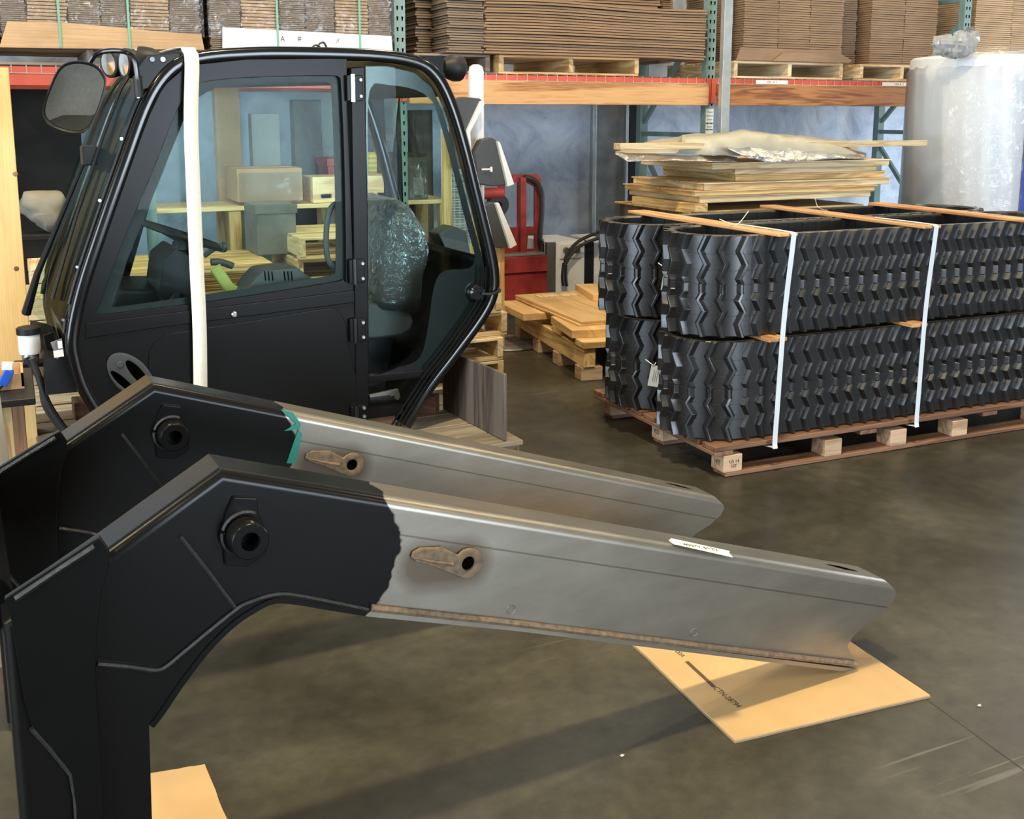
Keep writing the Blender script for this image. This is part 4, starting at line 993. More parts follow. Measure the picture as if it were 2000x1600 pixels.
def shell(idx0, idx1, name, m_, off=0.0):
    mb = MB(); mb.loft([[(p.x + off, .03, p.z), (p.x + off, CW - .03, p.z)] for p in re[idx0:idx1]], False, False); ob = mb.build(name, m_, cab, smooth=True, recalc=False)
    sd = ob.modifiers.new('thick', 'SOLIDIFY'); sd.thickness = .006; sd.offset = 0; return ob
shell(0, 9, 'front_apron', 'black_paint'); shell(58, 76, 'rear_panel', 'black_paint'); shell(46, 58, 'rear_window', 'glass', -.005)
# windscreen: curved glass between the front pillars
mb = MB(); rows_ = []
for p in re[9:27]:
    row = []
    for j in range(13):
        u = j / 12; row.append((p.x - .02 - .085 * (1 - (2 * u - 1) ** 2) , .03 + (CW - .06) * u, p.z + .01))
    rows_.append(row)
mb.loft(rows_, False, False); ws = mb.build('windscreen', 'glass', cab, smooth=True, recalc=False)
sd = ws.modifiers.new('thick', 'SOLIDIFY'); sd.thickness = .005; sd.offset = 0
P = [Vector((r_[0][0] - .012, -.0 + .02, r_[0][2])) for r_ in rows_]
MB().tube(P, .007, 6).build('windscreen_seal', 'black_plastic', ws, smooth=True)
MB().tube([Vector((r_[12][0] - .01, CW - .04, r_[12][2])) for r_ in rows_], .012, 6).build('windscreen_seal', 'black_plastic', ws, smooth=True)
# windscreen wiper
yw = .30
def wp(i, y, out=.0):
    r_ = rows_[i]; u = (y - .03) / (CW - .06) * 12; j = max(0, min(11, int(u))); a = Vector(r_[j]).lerp(Vector(r_[j + 1]), u - j); return a + Vector((-.03 - out, 0, 0))
wi = MB(); wi.tube([wp(0, .55), wp(3, .46), wp(7, .34), wp(9, .30)], [.02, .014, .009, .008], 8); wo = wi.build('wiper_arm', 'black_plastic', cab, smooth=True)
MB().tube([wp(2, .18, -.012), wp(6, .20, -.012), wp(10, .22, -.012), wp(14, .25, -.012), wp(16, .27, -.012)], .007, 6).build('wiper_blade', 'black_plastic', wo, smooth=True)
MB().box(*[v for pr in zip(wp(9, .27) - Vector((.03, .04, .04)), wp(9, .27) + Vector((.03, .04, .04))) for v in pr]).build('wiper_joint', 'black_plastic', wo, bevel=.008)
# fixing clips along the near windscreen edge
for i in (1, 4, 7, 10, 13):
    p = Vector(rows_[i][0]) + Vector((-.022, -.012, 0)); MB().lathe([(0, .006), (.006, .006), (.006, 0), (0, 0)], p, (0, -1, 0), 8).build('clip', 'chrome', ws)
# cab roof front bracket and work lights
bx0 = C([(268, 132), (285, 108), (352, 104), (350, 122), (318, 148), (300, 170), (276, 176)], .02)
br = MB().prism(bx0, .0, .02).build('lamp_bracket', 'black_paint', cab, bevel=.003)
for p, m_ in (((297, 116), 'black_gloss'), ((318, 116), 'grey_metal')):
    x, z = C([p], -.004)[0]; MB().lathe([(0, .008), (.010, .008), (.012, 0), (0, 0)], (x, -.0, z), (0, -1, 0), 10).build('bracket_bolt', m_, br)
def worklamp(px, py, y, ax, r_, m_face, label=None):
    x, z = C([(px, py)], y)[0]; c_ = Vector((x, y, z)); a = Vector(ax).normalized()
    lt = MB().lathe([(.0, -.085), (r_ * .55, -.075), (r_ * .9, -.04), (r_, -.005), (r_, .01), (r_ * .92, .012)], c_, a, 24).build('work_light', 'black_plastic', cab, smooth=True)
    MB().lathe([(r_ * .9, .006), (r_ * .8, .012), (r_ * .3, .017), (0, .018)], c_, a, 24, False).build('lens', m_face, lt, smooth=True)
    return lt
worklamp(216, 124, .62, (-1, -.5, -.1), .062, 'chrome'); worklamp(247, 124, .30, (-1, -.25, 0), .062, 'chrome'); worklamp(278, 118, .10, (-1, .4, 0), .055, 'chrome')
MB().tube([Vector((*C([(255, 118)], .3)[0][:1], .3, C([(255, 118)], .3)[0][1])), Vector((*C([(285, 122)], .1)[0][:1], .02, C([(285, 122)], .02)[0][1]))], .012, 8).build('lamp_bar', 'black_plastic', cab)
# rear work light
x, z = C([(884, 132)], .12)[0]
rl = MB().lathe([(.0, -.06), (.03, -.055), (.055, -.02), (.062, .01), (.058, .04), (.03, .062), (0, .066)], (x, .12, z), (1, .15, -.1), 24).build('work_light', 'black_plastic', cab, smooth=True)
MB().prism(C([(828, 112), (862, 108), (872, 128), (868, 152), (852, 146)], .1), .1, .11).build('lamp_bracket', 'black_paint', cab)
# roof cable loop
MB().tube(smooth_path([(x, .5, z) for x, z in C([(605, 99), (616, 88), (628, 96), (622, 88), (632, 83), (640, 98)], .5)], 5), .005, 6).build('roof_cable', 'hose', cab, smooth=True)
# mirror on a bent tube arm
my = .05
ma = smooth_path([(x, y, z) for (x, z), y in ((C([(271, 186)], -.02)[0], -.02), (C([(268, 150)], -.03)[0], -.03), (C([(262, 116)], -.03)[0], -.03), (C([(246, 102)], -.02)[0], -.02), (C([(215, 99)], .02)[0], .02), (C([(188, 106)], .05)[0], .05), (C([(172, 128)], my + .02)[0], my + .02))], 5)
mr = MB().tube(ma, .010, 10, up=(0, 1, 0)).build('mirror_arm', 'black_gloss', cab, smooth=True)
MB().tube([(x, -.022, z) for x, z in C([(268, 148), (272, 190)], -.022)], .017, 10, up=(0, 1, 0)).build('mirror_sleeve', 'black_plastic', mr, smooth=True)
mo = sm2(C([(119, 128), (150, 118), (185, 126), (203, 146), (206, 168), (190, 220), (172, 252), (150, 262), (112, 254), (88, 236), (83, 212), (98, 165)], my), 4)
cxm = sum(p[0] for p in mo) / len(mo); czm = sum(p[1] for p in mo) / len(mo)
def scl(k): return [(cxm + (x - cxm) * k, czm + (z - czm) * k) for x, z in mo]
mb = MB(); mb.loft([[(x, my - .010 - .17 * (x - cxm), z) for x, z in scl(.9)], [(x, my - .022 - .17 * (x - cxm), z) for x, z in scl(.97)], [(x, my - .006, z) for x, z in scl(1.0)], [(x, my + .02, z) for x, z in scl(.93)], [(x, my + .045, z) for x, z in scl(.6)]])
mh = mb.build('mirror_housing', 'black_plastic', mr, smooth=True)
mb = MB(); lo_ = []
for k in (.001, .3, .6, .905): lo_.append([(x, my - .021 + .008 * k * k - .17 * (x - cxm), z) for x, z in scl(k)])
mb.loft(lo_, True, False); mb.build('mirror_glass', 'mirror', mr, smooth=True)
# brake fluid reservoir, bracket and hoses at the front
ry = .25
rx, rz0 = C([(59, 690)], ry)[0]; rz1 = C([(59, 652)], ry)[0][1]
ft = MB().box(rx - .06, C([(140, 690)], ry)[0][0], ry - .05, ry + .05, rz0 - .05, rz0 - .035).build('front_shelf', 'black_paint', cab)
rs = MB().lathe([(0, rz0), (.040, rz0), (.042, rz0 + .01), (.042, rz1), (0, rz1)], (rx, ry, 0), (0, 0, 1), 24).build('fluid_reservoir', 'white_plastic', cab, smooth=True)
MB().lathe([(0, rz1), (.046, rz1), (.047, rz1 + .025), (.04, rz1 + .03), (0, rz1 + .03)], (rx, ry, 0), (0, 0, 1), 24).build('reservoir_cap', 'black_plastic', rs, smooth=True)
MB().lathe([(0, rz0 - .04), (.03, rz0 - .035), (.034, rz0 - .01), (.03, rz0), (0, rz0)], (rx, ry, 0), (0, 0, 1), 16).build('reservoir_base', 'grey_metal', rs, smooth=True)
MB().prism(C([(84, 655), (104, 648), (112, 700), (92, 780), (84, 780), (96, 700)], .2), .19, .21).build('front_bracket', 'black_paint', cab, bevel=.003)
pl_ = MB().prism(C([(98, 668), (120, 660), (124, 690), (110, 700)], .05), .03, .04).build('id_plate', 'steel_plate', cab)
MB().prism(C([(104, 686), (123, 683), (125, 696), (106, 699)], .0), .0, .004).build('white_sticker', 'white_paper', cab)
MB().prism(C([(112, 667), (121, 666), (122, 680), (114, 681)], .0), .0, .004).build('white_sticker', 'white_paper', cab)
for k, pts in enumerate(([(62, 700), (75, 735), (88, 775), (110, 815), (150, 870)], [(50, 700), (64, 720), (80, 745), (86, 785), (100, 812), (128, 850)])):
    MB().tube(smooth_path([(x, .15 + .06 * k, z) for x, z in C(pts, .15 + .06 * k)], 5), .013, 8).build('brake_hose', 'hose', cab, smooth=True)
MB().prism(C([(86, 690), (135, 700), (160, 765), (90, 772)], .1), .1, .9).build('pedal_box', 'black_plastic', cab)
# ------------------------------------------------ inside the cab
sy = .40
seat = [(728, 600), (726, 560), (738, 470), (745, 420), (757, 396), (778, 396), (800, 420), (818, 462), (820, 500), (808, 560), (800, 600)]
def seatshape(k0, grow, name, m_, par):
    sp_ = sm2(C(seat, sy), 4); cx_ = sum(p[0] for p in sp_) / len(sp_); cz_ = sum(p[1] for p in sp_) / len(sp_)
    mb = MB(); lo_ = []
    for y, s in ((sy - .12, .72), (sy - .08, .93), (sy, 1.0), (sy + .3, 1.0), (sy + .38, .93), (sy + .42, .72)):
        yy = sy + .15 + (y - sy - .15) * grow
        lo_.append([(cx_ + (x - cx_) * s * grow + (.012 * noise.noise((x * 9, y * 9, z * 9)) if grow > 1 else 0), yy, cz_ + (z - cz_) * s * grow + (.012 * noise.noise((x * 9, z * 9, y * 7)) if grow > 1 else 0)) for x, z in sp_])
    mb.loft(lo_); return mb.build(name, m_, par, smooth=True, ang=70)
st = seatshape(0, 1.0, 'seat_backrest', 'charcoal_plastic', cab); seatshape(0, 1.07, 'seat_film', 'film_seat', st)
MB().prism(sm2(C([(560, 640), (570, 600), (640, 585), (740, 590), (790, 610), (770, 650), (600, 660)], sy), 3), sy - .1, sy + .4).build('seat_cushion', 'charcoal_plastic', cab, bevel=.03, seg=3)
MB().prism(C([(600, 660), (770, 650), (740, 830), (620, 830)], sy), sy, sy + .3).build('seat_base', 'black_plastic', cab)
# steering wheel and column
cx_, cz_ = C([(362, 462)], .42)[0]; ax_ = Vector((.36, 0, .93)).normalized(); u_ = Vector((.93, 0, -.36)); v_ = Vector((0, 1, 0)); wc = Vector((cx_, .42, cz_))
sw = MB().tube([wc + u_ * .175 * math.cos(2 * math.pi * i / 40) + v_ * .175 * math.sin(2 * math.pi * i / 40) for i in range(40)], .015, 10, up=tuple(ax_), closed=True).build('steering_wheel', 'black_plastic', cab, smooth=True)
for a in (90, 210, 330): MB().bar(wc - ax_ * .03, wc + u_ * .17 * math.cos(rad(a)) + v_ * .17 * math.sin(rad(a)), .03, .01).build('wheel_spoke', 'black_plastic', sw)
MB().lathe([(0, .01), (.03, .008), (.045, -.02), (.04, -.06), (.0, -.07)], wc - ax_ * .02, ax_, 18).build('wheel_hub', 'black_plastic', sw, smooth=True)
MB().tube([wc - ax_ * .06, wc - ax_ * .25 + Vector((.04, 0, -.05)), wc - ax_ * .55], [.045, .06, .075], 12).build('steering_column', 'black_plastic', cab, smooth=True)
MB().prism(C([(308, 500), (335, 478), (372, 500), (392, 590), (330, 620), (300, 560)], .5), .38, .72).build('dashboard', 'black_plastic', cab, bevel=.01)
MB().tube(smooth_path([(x, .30, z) for x, z in C([(398, 500), (418, 486), (432, 482), (440, 484)], .30)], 4), [.012] * 5 + [.015] * 4 + [.024] * 3 + [.02], 10).build('control_lever', 'charcoal_plastic', cab, smooth=True)
MB().tube(smooth_path([(x, .30, z) for x, z in C([(412, 512), (430, 512), (450, 518), (455, 520)], .30)], 4), .016, 10).build('control_lever', 'charcoal_plastic', cab, smooth=True)
MB().sweep(smooth_path([(x, .26, z) for x, z in C([(420, 522), (432, 540), (448, 562), (466, 572)], .26)], 4), rsec(.05, .03), up=(0, 1, 0)).build('lime_lever', 'lime', cab, smooth=True)
cn = MB().prism(sm2(C([(478, 600), (480, 566), (505, 534), (520, 527), (572, 522), (582, 524), (612, 548), (640, 556), (650, 600)], .12), 2), .10, .30).build('side_console', 'charcoal_plastic', cab, bevel=.012)
for p in (517, 524, 531, 555, 562, 569):
    MB().tube([(x, .098, z) for x, z in C([(p, 530), (p + 2, 548)], .098)], .003, 5).build('console_slot', 'hole_black', cn)
MB().tube(smooth_path([(x, .06, z) for x, z in C([(668, 394), (650, 402), (640, 425), (637, 470), (640, 505), (652, 522), (666, 526)], .06)], 4), .013, 10, up=(0, 1, 0)).build('grab_handle', 'charcoal_plastic', cab, smooth=True)
MB().tube(smooth_path([(x, .16, z) for x, z in C([(236, 450), (250, 456), (255, 480), (246, 500), (236, 535), (222, 582)], .16)], 4), .010, 8, up=(0, 1, 0)).build('front_grab_rail', 'charcoal_plastic', cab, smooth=True)
MB().prism(C([(205, 600), (225, 560), (330, 560), (420, 600), (420, 640), (210, 640)], .6), .5, 1.0).build('front_console', 'black_plastic', cab, bevel=.02)
MB().prism(C([(730, 560), (830, 500), (948, 545), (930, 600), (850, 720), (740, 720)], .9), .85, 1.05).build('rear_shelf', 'black_plastic', cab, bevel=.01)
MB().prism(C([(850, 455), (880, 440), (905, 450), (915, 500), (870, 498)], .7), .66, .8).build('speaker_box', 'charcoal_plastic', cab, bevel=.01)
MB().prism(C([(854, 200), (866, 196), (870, 210), (858, 213)], .05), .05, .052).build('inspection_sticker', 'white_paper', cab)

# white webbing strap over the cab roof
tt = thing('webbing_strap', 'white webbing strap slung over the cab roof and door', 'strap', CAB)
sp_ = [(x, z) for x, z in C([(371, 140), (374, 240), (379, 380), (385, 520), (391, 650), (393, 835)], -.06)]
xr, zr = C([(368, 106)])[0]
path = [(xr + .005, CW + .03, .9), (xr + .003, CW + .03, zr), (xr, CW - .05, zr + .032), (xr, .12, zr + .03), (xr, -.015, zr + .012), (xr + .003, -.045, zr - .04)] + [(x, -.05, z) for x, z in sp_[1:]]
P = smooth_path(path, 5); mb = MB(); mb.loft([[(p.x - .028, p.y, p.z), (p.x + .028, p.y, p.z)] for p in P], False, False); ob = mb.build('webbing', 'strap_white', tt, smooth=True, recalc=False, ang=80)
sd = ob.modifiers.new('thick', 'SOLIDIFY'); sd.thickness = .003; sd.offset = 0

# ================================================================== timber skid under the cab, standing plywood
sk = thing('cab_skid', 'weathered timber skid carrying the black cab', 'pallet', CAB)
zs = max(.10, zf - .06)
for k, yy in enumerate((-.26, -.08, .11, .30, .49, .68, .87, 1.06)): board('deck_board', (1.95, .17, .022), (-1.015, yy, .151), 'wood_grey', sk)
for xx in (-1.93, -1.1, -.08): board('skid_bearer', (.09, 1.4, .138), (xx, .40, .07), 'wood_brown', sk)
for k, (xx, yy) in enumerate(((-1.7, .12), (-1.7, 1.0), (-.6, .12), (-.6, 1.0))): board('support_block', (.2, .14, max(.04, zf - .03 - .163)), (xx, yy, .163 + max(.04, zf - .03 - .163) / 2), 'wood_brown', sk)
board('loose_beam', (.55, .09, .09), (-.42, .42, .207), 'wood_brown', sk, rot=(0, 0, rad(-38)))
a = CAB.loc(ground(987, 862, .163)); b_ = CAB.loc(ground(880, 692, .46))
q = board('plywood_offcut', (.015, .62, .31), (0, 0, 0), 'ply_dirty', axis=2); tag(q, 'stained plywood offcut standing on edge behind the cab', 'plywood')
q.location = CAB.world((a.x + b_.x) / 2, a.y + .31, .163 + .156); q.rotation_euler = (0, 0, CAB.a + math.atan2(-(b_.x - a.x), b_.y - a.y))
# ================================================================== plywood sheets on a block pallet, mid floor
pa, pb = ground(1187, 742), ground(1003, 662)          # near right foot, far left foot
FP = Frame((pa.x, pa.y), -8)
pt = thing('block_pallet', 'low timber pallet on the floor left of the crawler tracks', 'pallet', FP)
LW, LD = 1.0, 1.42
for k in range(4): board('block', (.14, .12, .085), (-.10 + .0, .07 + k * .42, .0425), 'wood_block', pt)
for k in range(4): board('block', (.14, .12, .085), (.46, .07 + k * .42, .0425), 'wood_block', pt)
board('bearer', (.075, LD, .12), (-.12, LD / 2, .147), 'pine', pt); board('bearer', (.075, LD, .12), (.46, LD / 2, .147), 'pine', pt)
for k, yy in enumerate((.06, .48, .92, 1.34)): board('cross_board', (.68, .16, .04), (.17, yy, .228), 'pine', pt)
def sheet(label, x, y, z, w_, d_, th, rz, wood='ply_tan'):
    q = board('plywood_sheet', (w_, d_, th), (0, 0, 0), wood, axis=1, bev=.001); tag(q, label, 'plywood', 'plywood sheets on the floor pallet')
    q.location = FP.world(x, y, z + th / 2); q.rotation_euler = (0, 0, FP.a + rad(rz)); return q
sheet('lowest plywood offcut jutting out at the left of the floor pallet', -.06, 1.05, .249, .52, .55, .045, 3)
sheet('long plywood offcut at the near end of the floor pallet',   .17, .34, .249, .70, .50, .05, -4)
sheet('large plywood sheet, second from the top of the floor pallet', .22, .80, .30, .74, 1.1, .012, 4, 'ply_tan')
sheet('large smooth plywood sheet on top of the floor pallet', .24, .82, .314, .76, 1.12, .014, 5)
sheet('thick plywood square lying on top behind the tracks', .45, 1.15, .329, .34, .5, .045, -6)
sheet('thin pale strip of plywood lying on the top sheet', .10, 1.22, .3285, .32, .09, .006, 2, 'pine_pale')
# big white roll of cable-drum cover disc lying on the floor
g = ground(990, 672)
ob = MB().lathe([(0, 0), (.26, 0), (.265, .008), (.26, .016), (0, .016)], (0, 0, 0), (0, 0, 1), 40).build('steel_disc', 'steel_plate', loc=(g.x, g.y, 0), smooth=True); tag(ob, 'flat grey disc lying on the floor beside the pallet stack', 'disc')

# ================================================================== red lifting machine and pale power unit against the wall
YM = 7.75
Mx = lambda px, py, y=YM: W0.hit(px, py, y)
xm0, xm1 = Mx(975, 400)[0], Mx(1057, 400)[0]; zm = Mx(1020, 341)[1]
rm = thing('pallet_stacker', 'worn red hydraulic lifting mast behind the cab', 'machine', loc=((xm0 + xm1) / 2, YM, 0)); hw = (xm1 - xm0) / 2
zbx = Mx(1000, 498)[1]; zb2 = Mx(1000, 530)[1]
mb = MB(); mb.box(-hw - .15, hw + .0, -.12, .22, zb2, zbx); mb.build('tank_housing', 'machine_red', rm, bevel=.008)
mb = MB(); mb.box(-hw - .12, hw + .01, -.1, .2, .10, zb2); mb.build('base_frame', 'machine_red', rm, bevel=.008)
for xx in (-hw - .05, hw): 
    MB().lathe([(0, -.03), (.09, -.03), (.1, -.02), (.1, .02), (.09, .03), (0, .03)], (xx, 0, .1), (1, 0, 0), 20).build('wheel', 'hose', rm, smooth=True)
ho = [(-hw, zbx - .02), (hw, zbx - .02), (hw, zm - .04), (hw - .03, zm), (-hw + .02, zm), (-hw, zm - .02)]
h1 = [(-hw + .05, zbx + .22), (-.02, zbx + .22), (-.02, zm - .06), (-hw + .05, zm - .06)]
h2 = [(.05, zbx + .22), (.14 * hw / .2, zbx + .22), (.14 * hw / .2, zm - .1), (.05, zm - .06)]
h3 = [(.06, zbx + .04), (.14, zbx + .04), (.13, zbx + .15), (.07, zbx + .15)]
plate('mast_plate', ho, [h1, h2, h3], .0, .03, 'machine_red', rm, bevel=.004)
MB().box(-.02, .03, -.05, .0, zbx, zm - .02).build('mast_rail', 'machine_red', rm, bevel=.004)
MB().tube(smooth_path([(.02, -.03, zm - .02), (.12, -.04, zm - .06), (.17, -.05, zm - .2), (.15, -.05, zm - .5), (.17, -.04, zbx + .1), (.18, -.03, zbx - .05)], 6), .022, 8).build('hydraulic_hose', 'hose', rm, smooth=True)
MB().lathe([(.045, -.1), (.045, .14)], (-hw - .16, -.1, Mx(960, 376)[1]), (1, 0, 0), 16).build('hydraulic_cylinder', 'machine_red', rm, smooth=True)
MB().lathe([(.03, -.03), (.085, -.03), (.085, .03), (.03, .03), (.03, -.03)], (-hw - .06, -.1, Mx(970, 398)[1]), (0, 1, 0), 20, False).build('pulley', 'hose', rm, smooth=True)
board('cover_plate', (.42, .3, .02), (-.05, .03, zbx + .011), 'steel_plate', rm)
# pale grey hydraulic power unit
YU = 7.7
ux0, ux1 = W0.hit(1073, 500, YU)[0], W0.hit(1142, 500, YU)[0]; uz0, uz1 = .12, W0.hit(1100, 472, YU)[1]
pu = thing('power_unit', 'scuffed white hydraulic power unit left of the tracks', 'machine', loc=((ux0 + ux1) / 2, YU, 0)); uw = (ux1 - ux0) / 2
MB().box(-uw, uw, 0, .5, uz0, uz1).build('cabinet', 'machine_white', pu, bevel=.008)
MB().box(uw, uw + .10, .02, .4, uz0, uz1 - .02).build('channel', 'black_plastic', pu, bevel=.005)
MB().box(uw + .10, uw + .3, .05, .45, uz0 + .1, uz1).build('motor_cover', 'machine_white', pu, bevel=.008)
for sx in (-uw + .06, uw + .2): board('foot', (.08, .4, uz0), (sx, .25, uz0 / 2), 'hose', pu)
MB().box(-uw - .03, -uw + .05, -.02, .02, uz0 + .05, uz1 + .0).build('cooling_fins', 'grey_metal', pu, bevel=.004)
board('valve_plate', (.2, .012, .12), (.03, -.007, uz1 - .08), 'machine_white', pu)
for dx in (-.02, .08): MB().lathe([(0, .02), (.025, .02), (.028, 0), (0, 0)], (dx, -.012, uz1 - .07), (0, -1, 0), 14).build('valve_knob', 'grey_metal', pu, smooth=True)
for k in (0, 1):
    pts = [(x, -.06 - .03 * k, z) for x, z in ((W0.hit(p, q, YU)[0] - (ux0 + ux1) / 2, W0.hit(p, q, YU)[1]) for p, q in ((1182, 450 + 9 * k), (1150, 457 + 9 * k), (1118, 474 + 8 * k), (1098, 502 + 4 * k), (1092 + 3 * k, 535), (1094 + 3 * k, 556)))]
    MB().tube(smooth_path(pts, 6), .014, 8).build('hydraulic_hose', 'hose', pu, smooth=True)
for q in (452, 462): 
    x, z = W0.hit(1172, q, YU); MB().lathe([(.02, -.09), (.02, .06)], (x - (ux0 + ux1) / 2, -.07, z), (1, 0, 0), 10).build('hose_coupling', 'chrome', pu, smooth=True)

# ================================================================== plastic fenders and white pipe behind the cab
YF = 6.9
def poly(px, y): return W0.hits(px, y)
px0, px1 = W0.hit(916, 200, YF)[0], W0.hit(944, 200, YF)[0]; rpp = (px1 - px0) / 2; zz = W0.hit(930, 126, YF)[1]
ob = MB().lathe([(0, .0), (rpp, .0), (rpp, zz - .05), (rpp * .85, zz - .015), (rpp * .4, zz), (0, zz)], ((px0 + px1) / 2, YF, 0), (0, 0, 1), 24).build('white_pipe', 'white_plastic', smooth=True)
tag(ob, 'upright white round-topped pipe behind the cab rear', 'pipe')
def fender(label, face, edge, y, dy):
    tt = thing('moulded_fender', label, 'fender', group='moulded fenders')
    fp_ = poly(face, y); ep = poly(edge, y - .02)
    MB().prism(fp_, y, y + dy).build('grey_face', 'charcoal_plastic' if len(face) > 4 else 'steel_plate', tt, bevel=.01, seg=3)
    MB().prism(ep, y - .03, y + .01).build('white_edge', 'white_plastic', tt, bevel=.006)
    return tt
f1 = fender('upper grey moulded fender in front of the tan plank', [(880, 195), (905, 189), (938, 192), (945, 200), (912, 262), (920, 330), (890, 330)], [(944, 196), (946, 204), (918, 258), (922, 320), (910, 318), (908, 262), (938, 198)], YF - .15, .08)
f2 = fender('middle grey moulded fender against the blue wall', [(940, 274), (960, 268), (972, 275), (990, 362), (960, 364), (935, 360), (928, 300)], [(970, 275), (976, 278), (1004, 360), (991, 365)], YF - .22, .09)
x, z = W0.hit(950, 331, YF - .25); MB().tube([(x - .03, YF - .24, z), (x + .03, YF - .25, z)], .006, 8).build('fixing_pin', 'white_plastic', f2)
MB().box(x + .028, x + .04, YF - .26, YF - .24, z - .016, z + .016).build('fixing_pin', 'white_plastic', f2)
f3 = fender('lower grey moulded fender beside the red machine', [(945, 400), (965, 395), (972, 402), (1000, 480), (980, 486), (950, 480)], [(967, 397), (974, 396), (1009, 478), (996, 486)], YF - .3, .09)
# a timber stand hidden behind the cab that carries the fenders
sd_ = thing('fender_stand', 'rough timber stand behind the cab carrying the fenders', 'stand')
for px in (900, 945, 985):
    x = W0.hit(px, 400, YF - .1)[0]; yl, hl = {900: (YF + .0, 1.5), 945: (YF - .106, W0.hit(960, 364, YF - .2)[1] + .12), 985: (YF - .188, W0.hit(980, 486, YF - .3)[1] + .15)}[px]
    board('leg', (.06, .05, hl), (x - (  .08 if px == 985 else .06), yl, hl / 2), 'pine', sd_)

# ================================================================== pallet stacks behind the cab
def pstack(label0, x, y, n, rz=0.0, z0=0, L=1.1, D=1.0, wood='pine_pale', jitter=.03, seed=1, kind='stringer', group='empty pallets behind the cab'):
    r = random.Random(seed)
    for i in range(n):
        nm = ('bottom', 'second', 'third', 'fourth', 'fifth', 'sixth')[i] if i < n - 1 else 'topmost'
        pallet(f'{nm} pale pallet of the stack {label0}', loc=(x + r.uniform(-jitter, jitter), y + r.uniform(-jitter, jitter), z0 + i * .143), rz=rz + r.uniform(-.02, .02), L=L, D=D, wood=wood, group=group, kind=kind)
xs = W0.hit(984, 620, 5.83)[0]
pstack('right behind the cab rear corner', xs - .50, 6.2, 4, .03, L=1.0, D=.75, seed=4)
xs = W0.hit(556, 470, 6.3)[0]
pstack('seen through the door window', xs - .5, 6.82, 5, 0, L=1.0, D=1.0, wood='pine', seed=7)
xs = W0.hit(592, 445, 6.5)[0]
pstack('seen past the inner grab handle', xs + .42, 7.03, 6, 0, L=.8, D=.8, seed=8)
# goods under the left rack bay
def gbox(name, label, cat, px0, px1, py0, py1, y, d_, m_, axis=0, z0f=None, lid=True):
    a, z1 = W0.hit(px0, py0, y); b_, z0 = W0.hit(px1, py1, y)
    if z0f is not None: z0 = z0f
    tt = thing(name, label, cat, loc=((a + b_) / 2, y, max(0, z0)))
    mm = MATS[m_]; mm = mm[axis] if isinstance(mm, list) else mm
    MB().box(-(b_ - a) / 2, (b_ - a) / 2, 0, d_, 0, z1 - max(0, z0)).build('body', mm, tt, bevel=.006)
    if lid: MB().box(-(b_ - a) / 2 - .01, (b_ - a) / 2 + .01, -.01, d_ + .01, z1 - max(0, z0) - .05, z1 - max(0, z0) + .01).build('lid', mm, tt, bevel=.006)
    return tt
# shelf under the rack carrying the smaller goods
zsf = W0.hit(760, 393, 7.5)[1]
shf = thing('timber_shelf', 'low timber shelf under the rack behind the cab', 'shelf', loc=(1.7, 7.5, 0))
board('shelf_board', (2.6, .55, .03), (-.0, .275, zsf - .016), 'pine_pale', shf)
for sx in (-1.25, -.3, .45, 1.25):
    for yy in (.04, .51): board('leg', (.08, .06, zsf - .031), (sx, yy, (zsf - .031) / 2), 'pine', shf)
wc_ = gbox('wrapped_carton', 'pale film-wrapped carton seen through the door window', 'carton', 462, 592, 330, 391, 7.55, .4, 'card_light', lid=False)
MB().box(-.22, .22, -.006, -.004, -.01, .2).build('stretch_film', 'film_wrap', wc_)
MB().box(-.22, .22, .19, .21, W0.hit(462, 330, 7.55)[1] - W0.hit(592, 391, 7.55)[1] - .001, W0.hit(462, 330, 7.55)[1] - W0.hit(592, 391, 7.55)[1] + .001).build('packing_tape', 'tape_white', wc_)
gbox('grey_bin', 'blue-grey plastic bin behind the steering wheel', 'bin', 500, 580, 404, 480, 6.95, .33, 'steel_plate', z0f=.716)
tb_ = gbox('slotted_box', 'pale wooden box with dark slots, seen behind the door pillar', 'box', 610, 768, 346, 392, 7.52, .3, 'pine_pale', lid=False)
for k in range(5): MB().box(-.24 + k * .105, -.165 + k * .105, -.003, .004, .035, .062).build('slot', 'hole_black', tb_)
gbox('red_tool_box', 'red tool box beside the door pillar', 'box', 640, 690, 312, 344, 7.85, .3, 'machine_red')
wp_ = gbox('wrapped_parts', 'film-wrapped dark parts box with a white label', 'box', 762, 836, 300, 391, 7.56, .35, 'charcoal_plastic', lid=False)
MB().box(.03, .11, -.004, -.001, .04, .17).build('white_label', 'white_paper', wp_)
MB().box(-.14, .14, -.012, -.010, -.0, .32).build('stretch_film', 'film_seat', wp_)
ob = thing('yellow_spool', 'spool of yellow film behind the cab rear glass', 'spool', loc=(W0.hit(734, 330, 7.92)[0], 7.95, zsf)); z1 = W0.hit(734, 300, 7.6)[1] - zsf
mb = MB(); prof = [(0, 0)]
for k in range(20): prof += [(.07 + .006 * (k % 2), z1 * k / 19)]
mb.lathe(prof + [(0, z1)], n=20); mb.build('film_roll', 'yellow_roll', ob); MB().lathe([(.012, z1), (.012, z1 + .45)], n=8).build('core_rod', 'grey_metal', ob)
ob = thing('mesh_roll', 'roll of pale wire mesh leaning behind the cab rear glass', 'wire mesh', loc=(W0.hit(893, 420, 7.2)[0], 7.2, 0)); z1 = W0.hit(890, 250, 7.2)[1]
mb = MB()
for k in range(38): mb.tube([(.11 * math.cos(rad(a)), .11 * math.sin(rad(a)), .05 + (z1 - .05) * k / 37) for a in range(0, 360, 30)], .0022, 4, closed=True)
for a in range(0, 360, 20): mb.tube([(.11 * math.cos(rad(a)), .11 * math.sin(rad(a)), .0), (.11 * math.cos(rad(a)), .11 * math.sin(rad(a)), z1)], .002, 4)
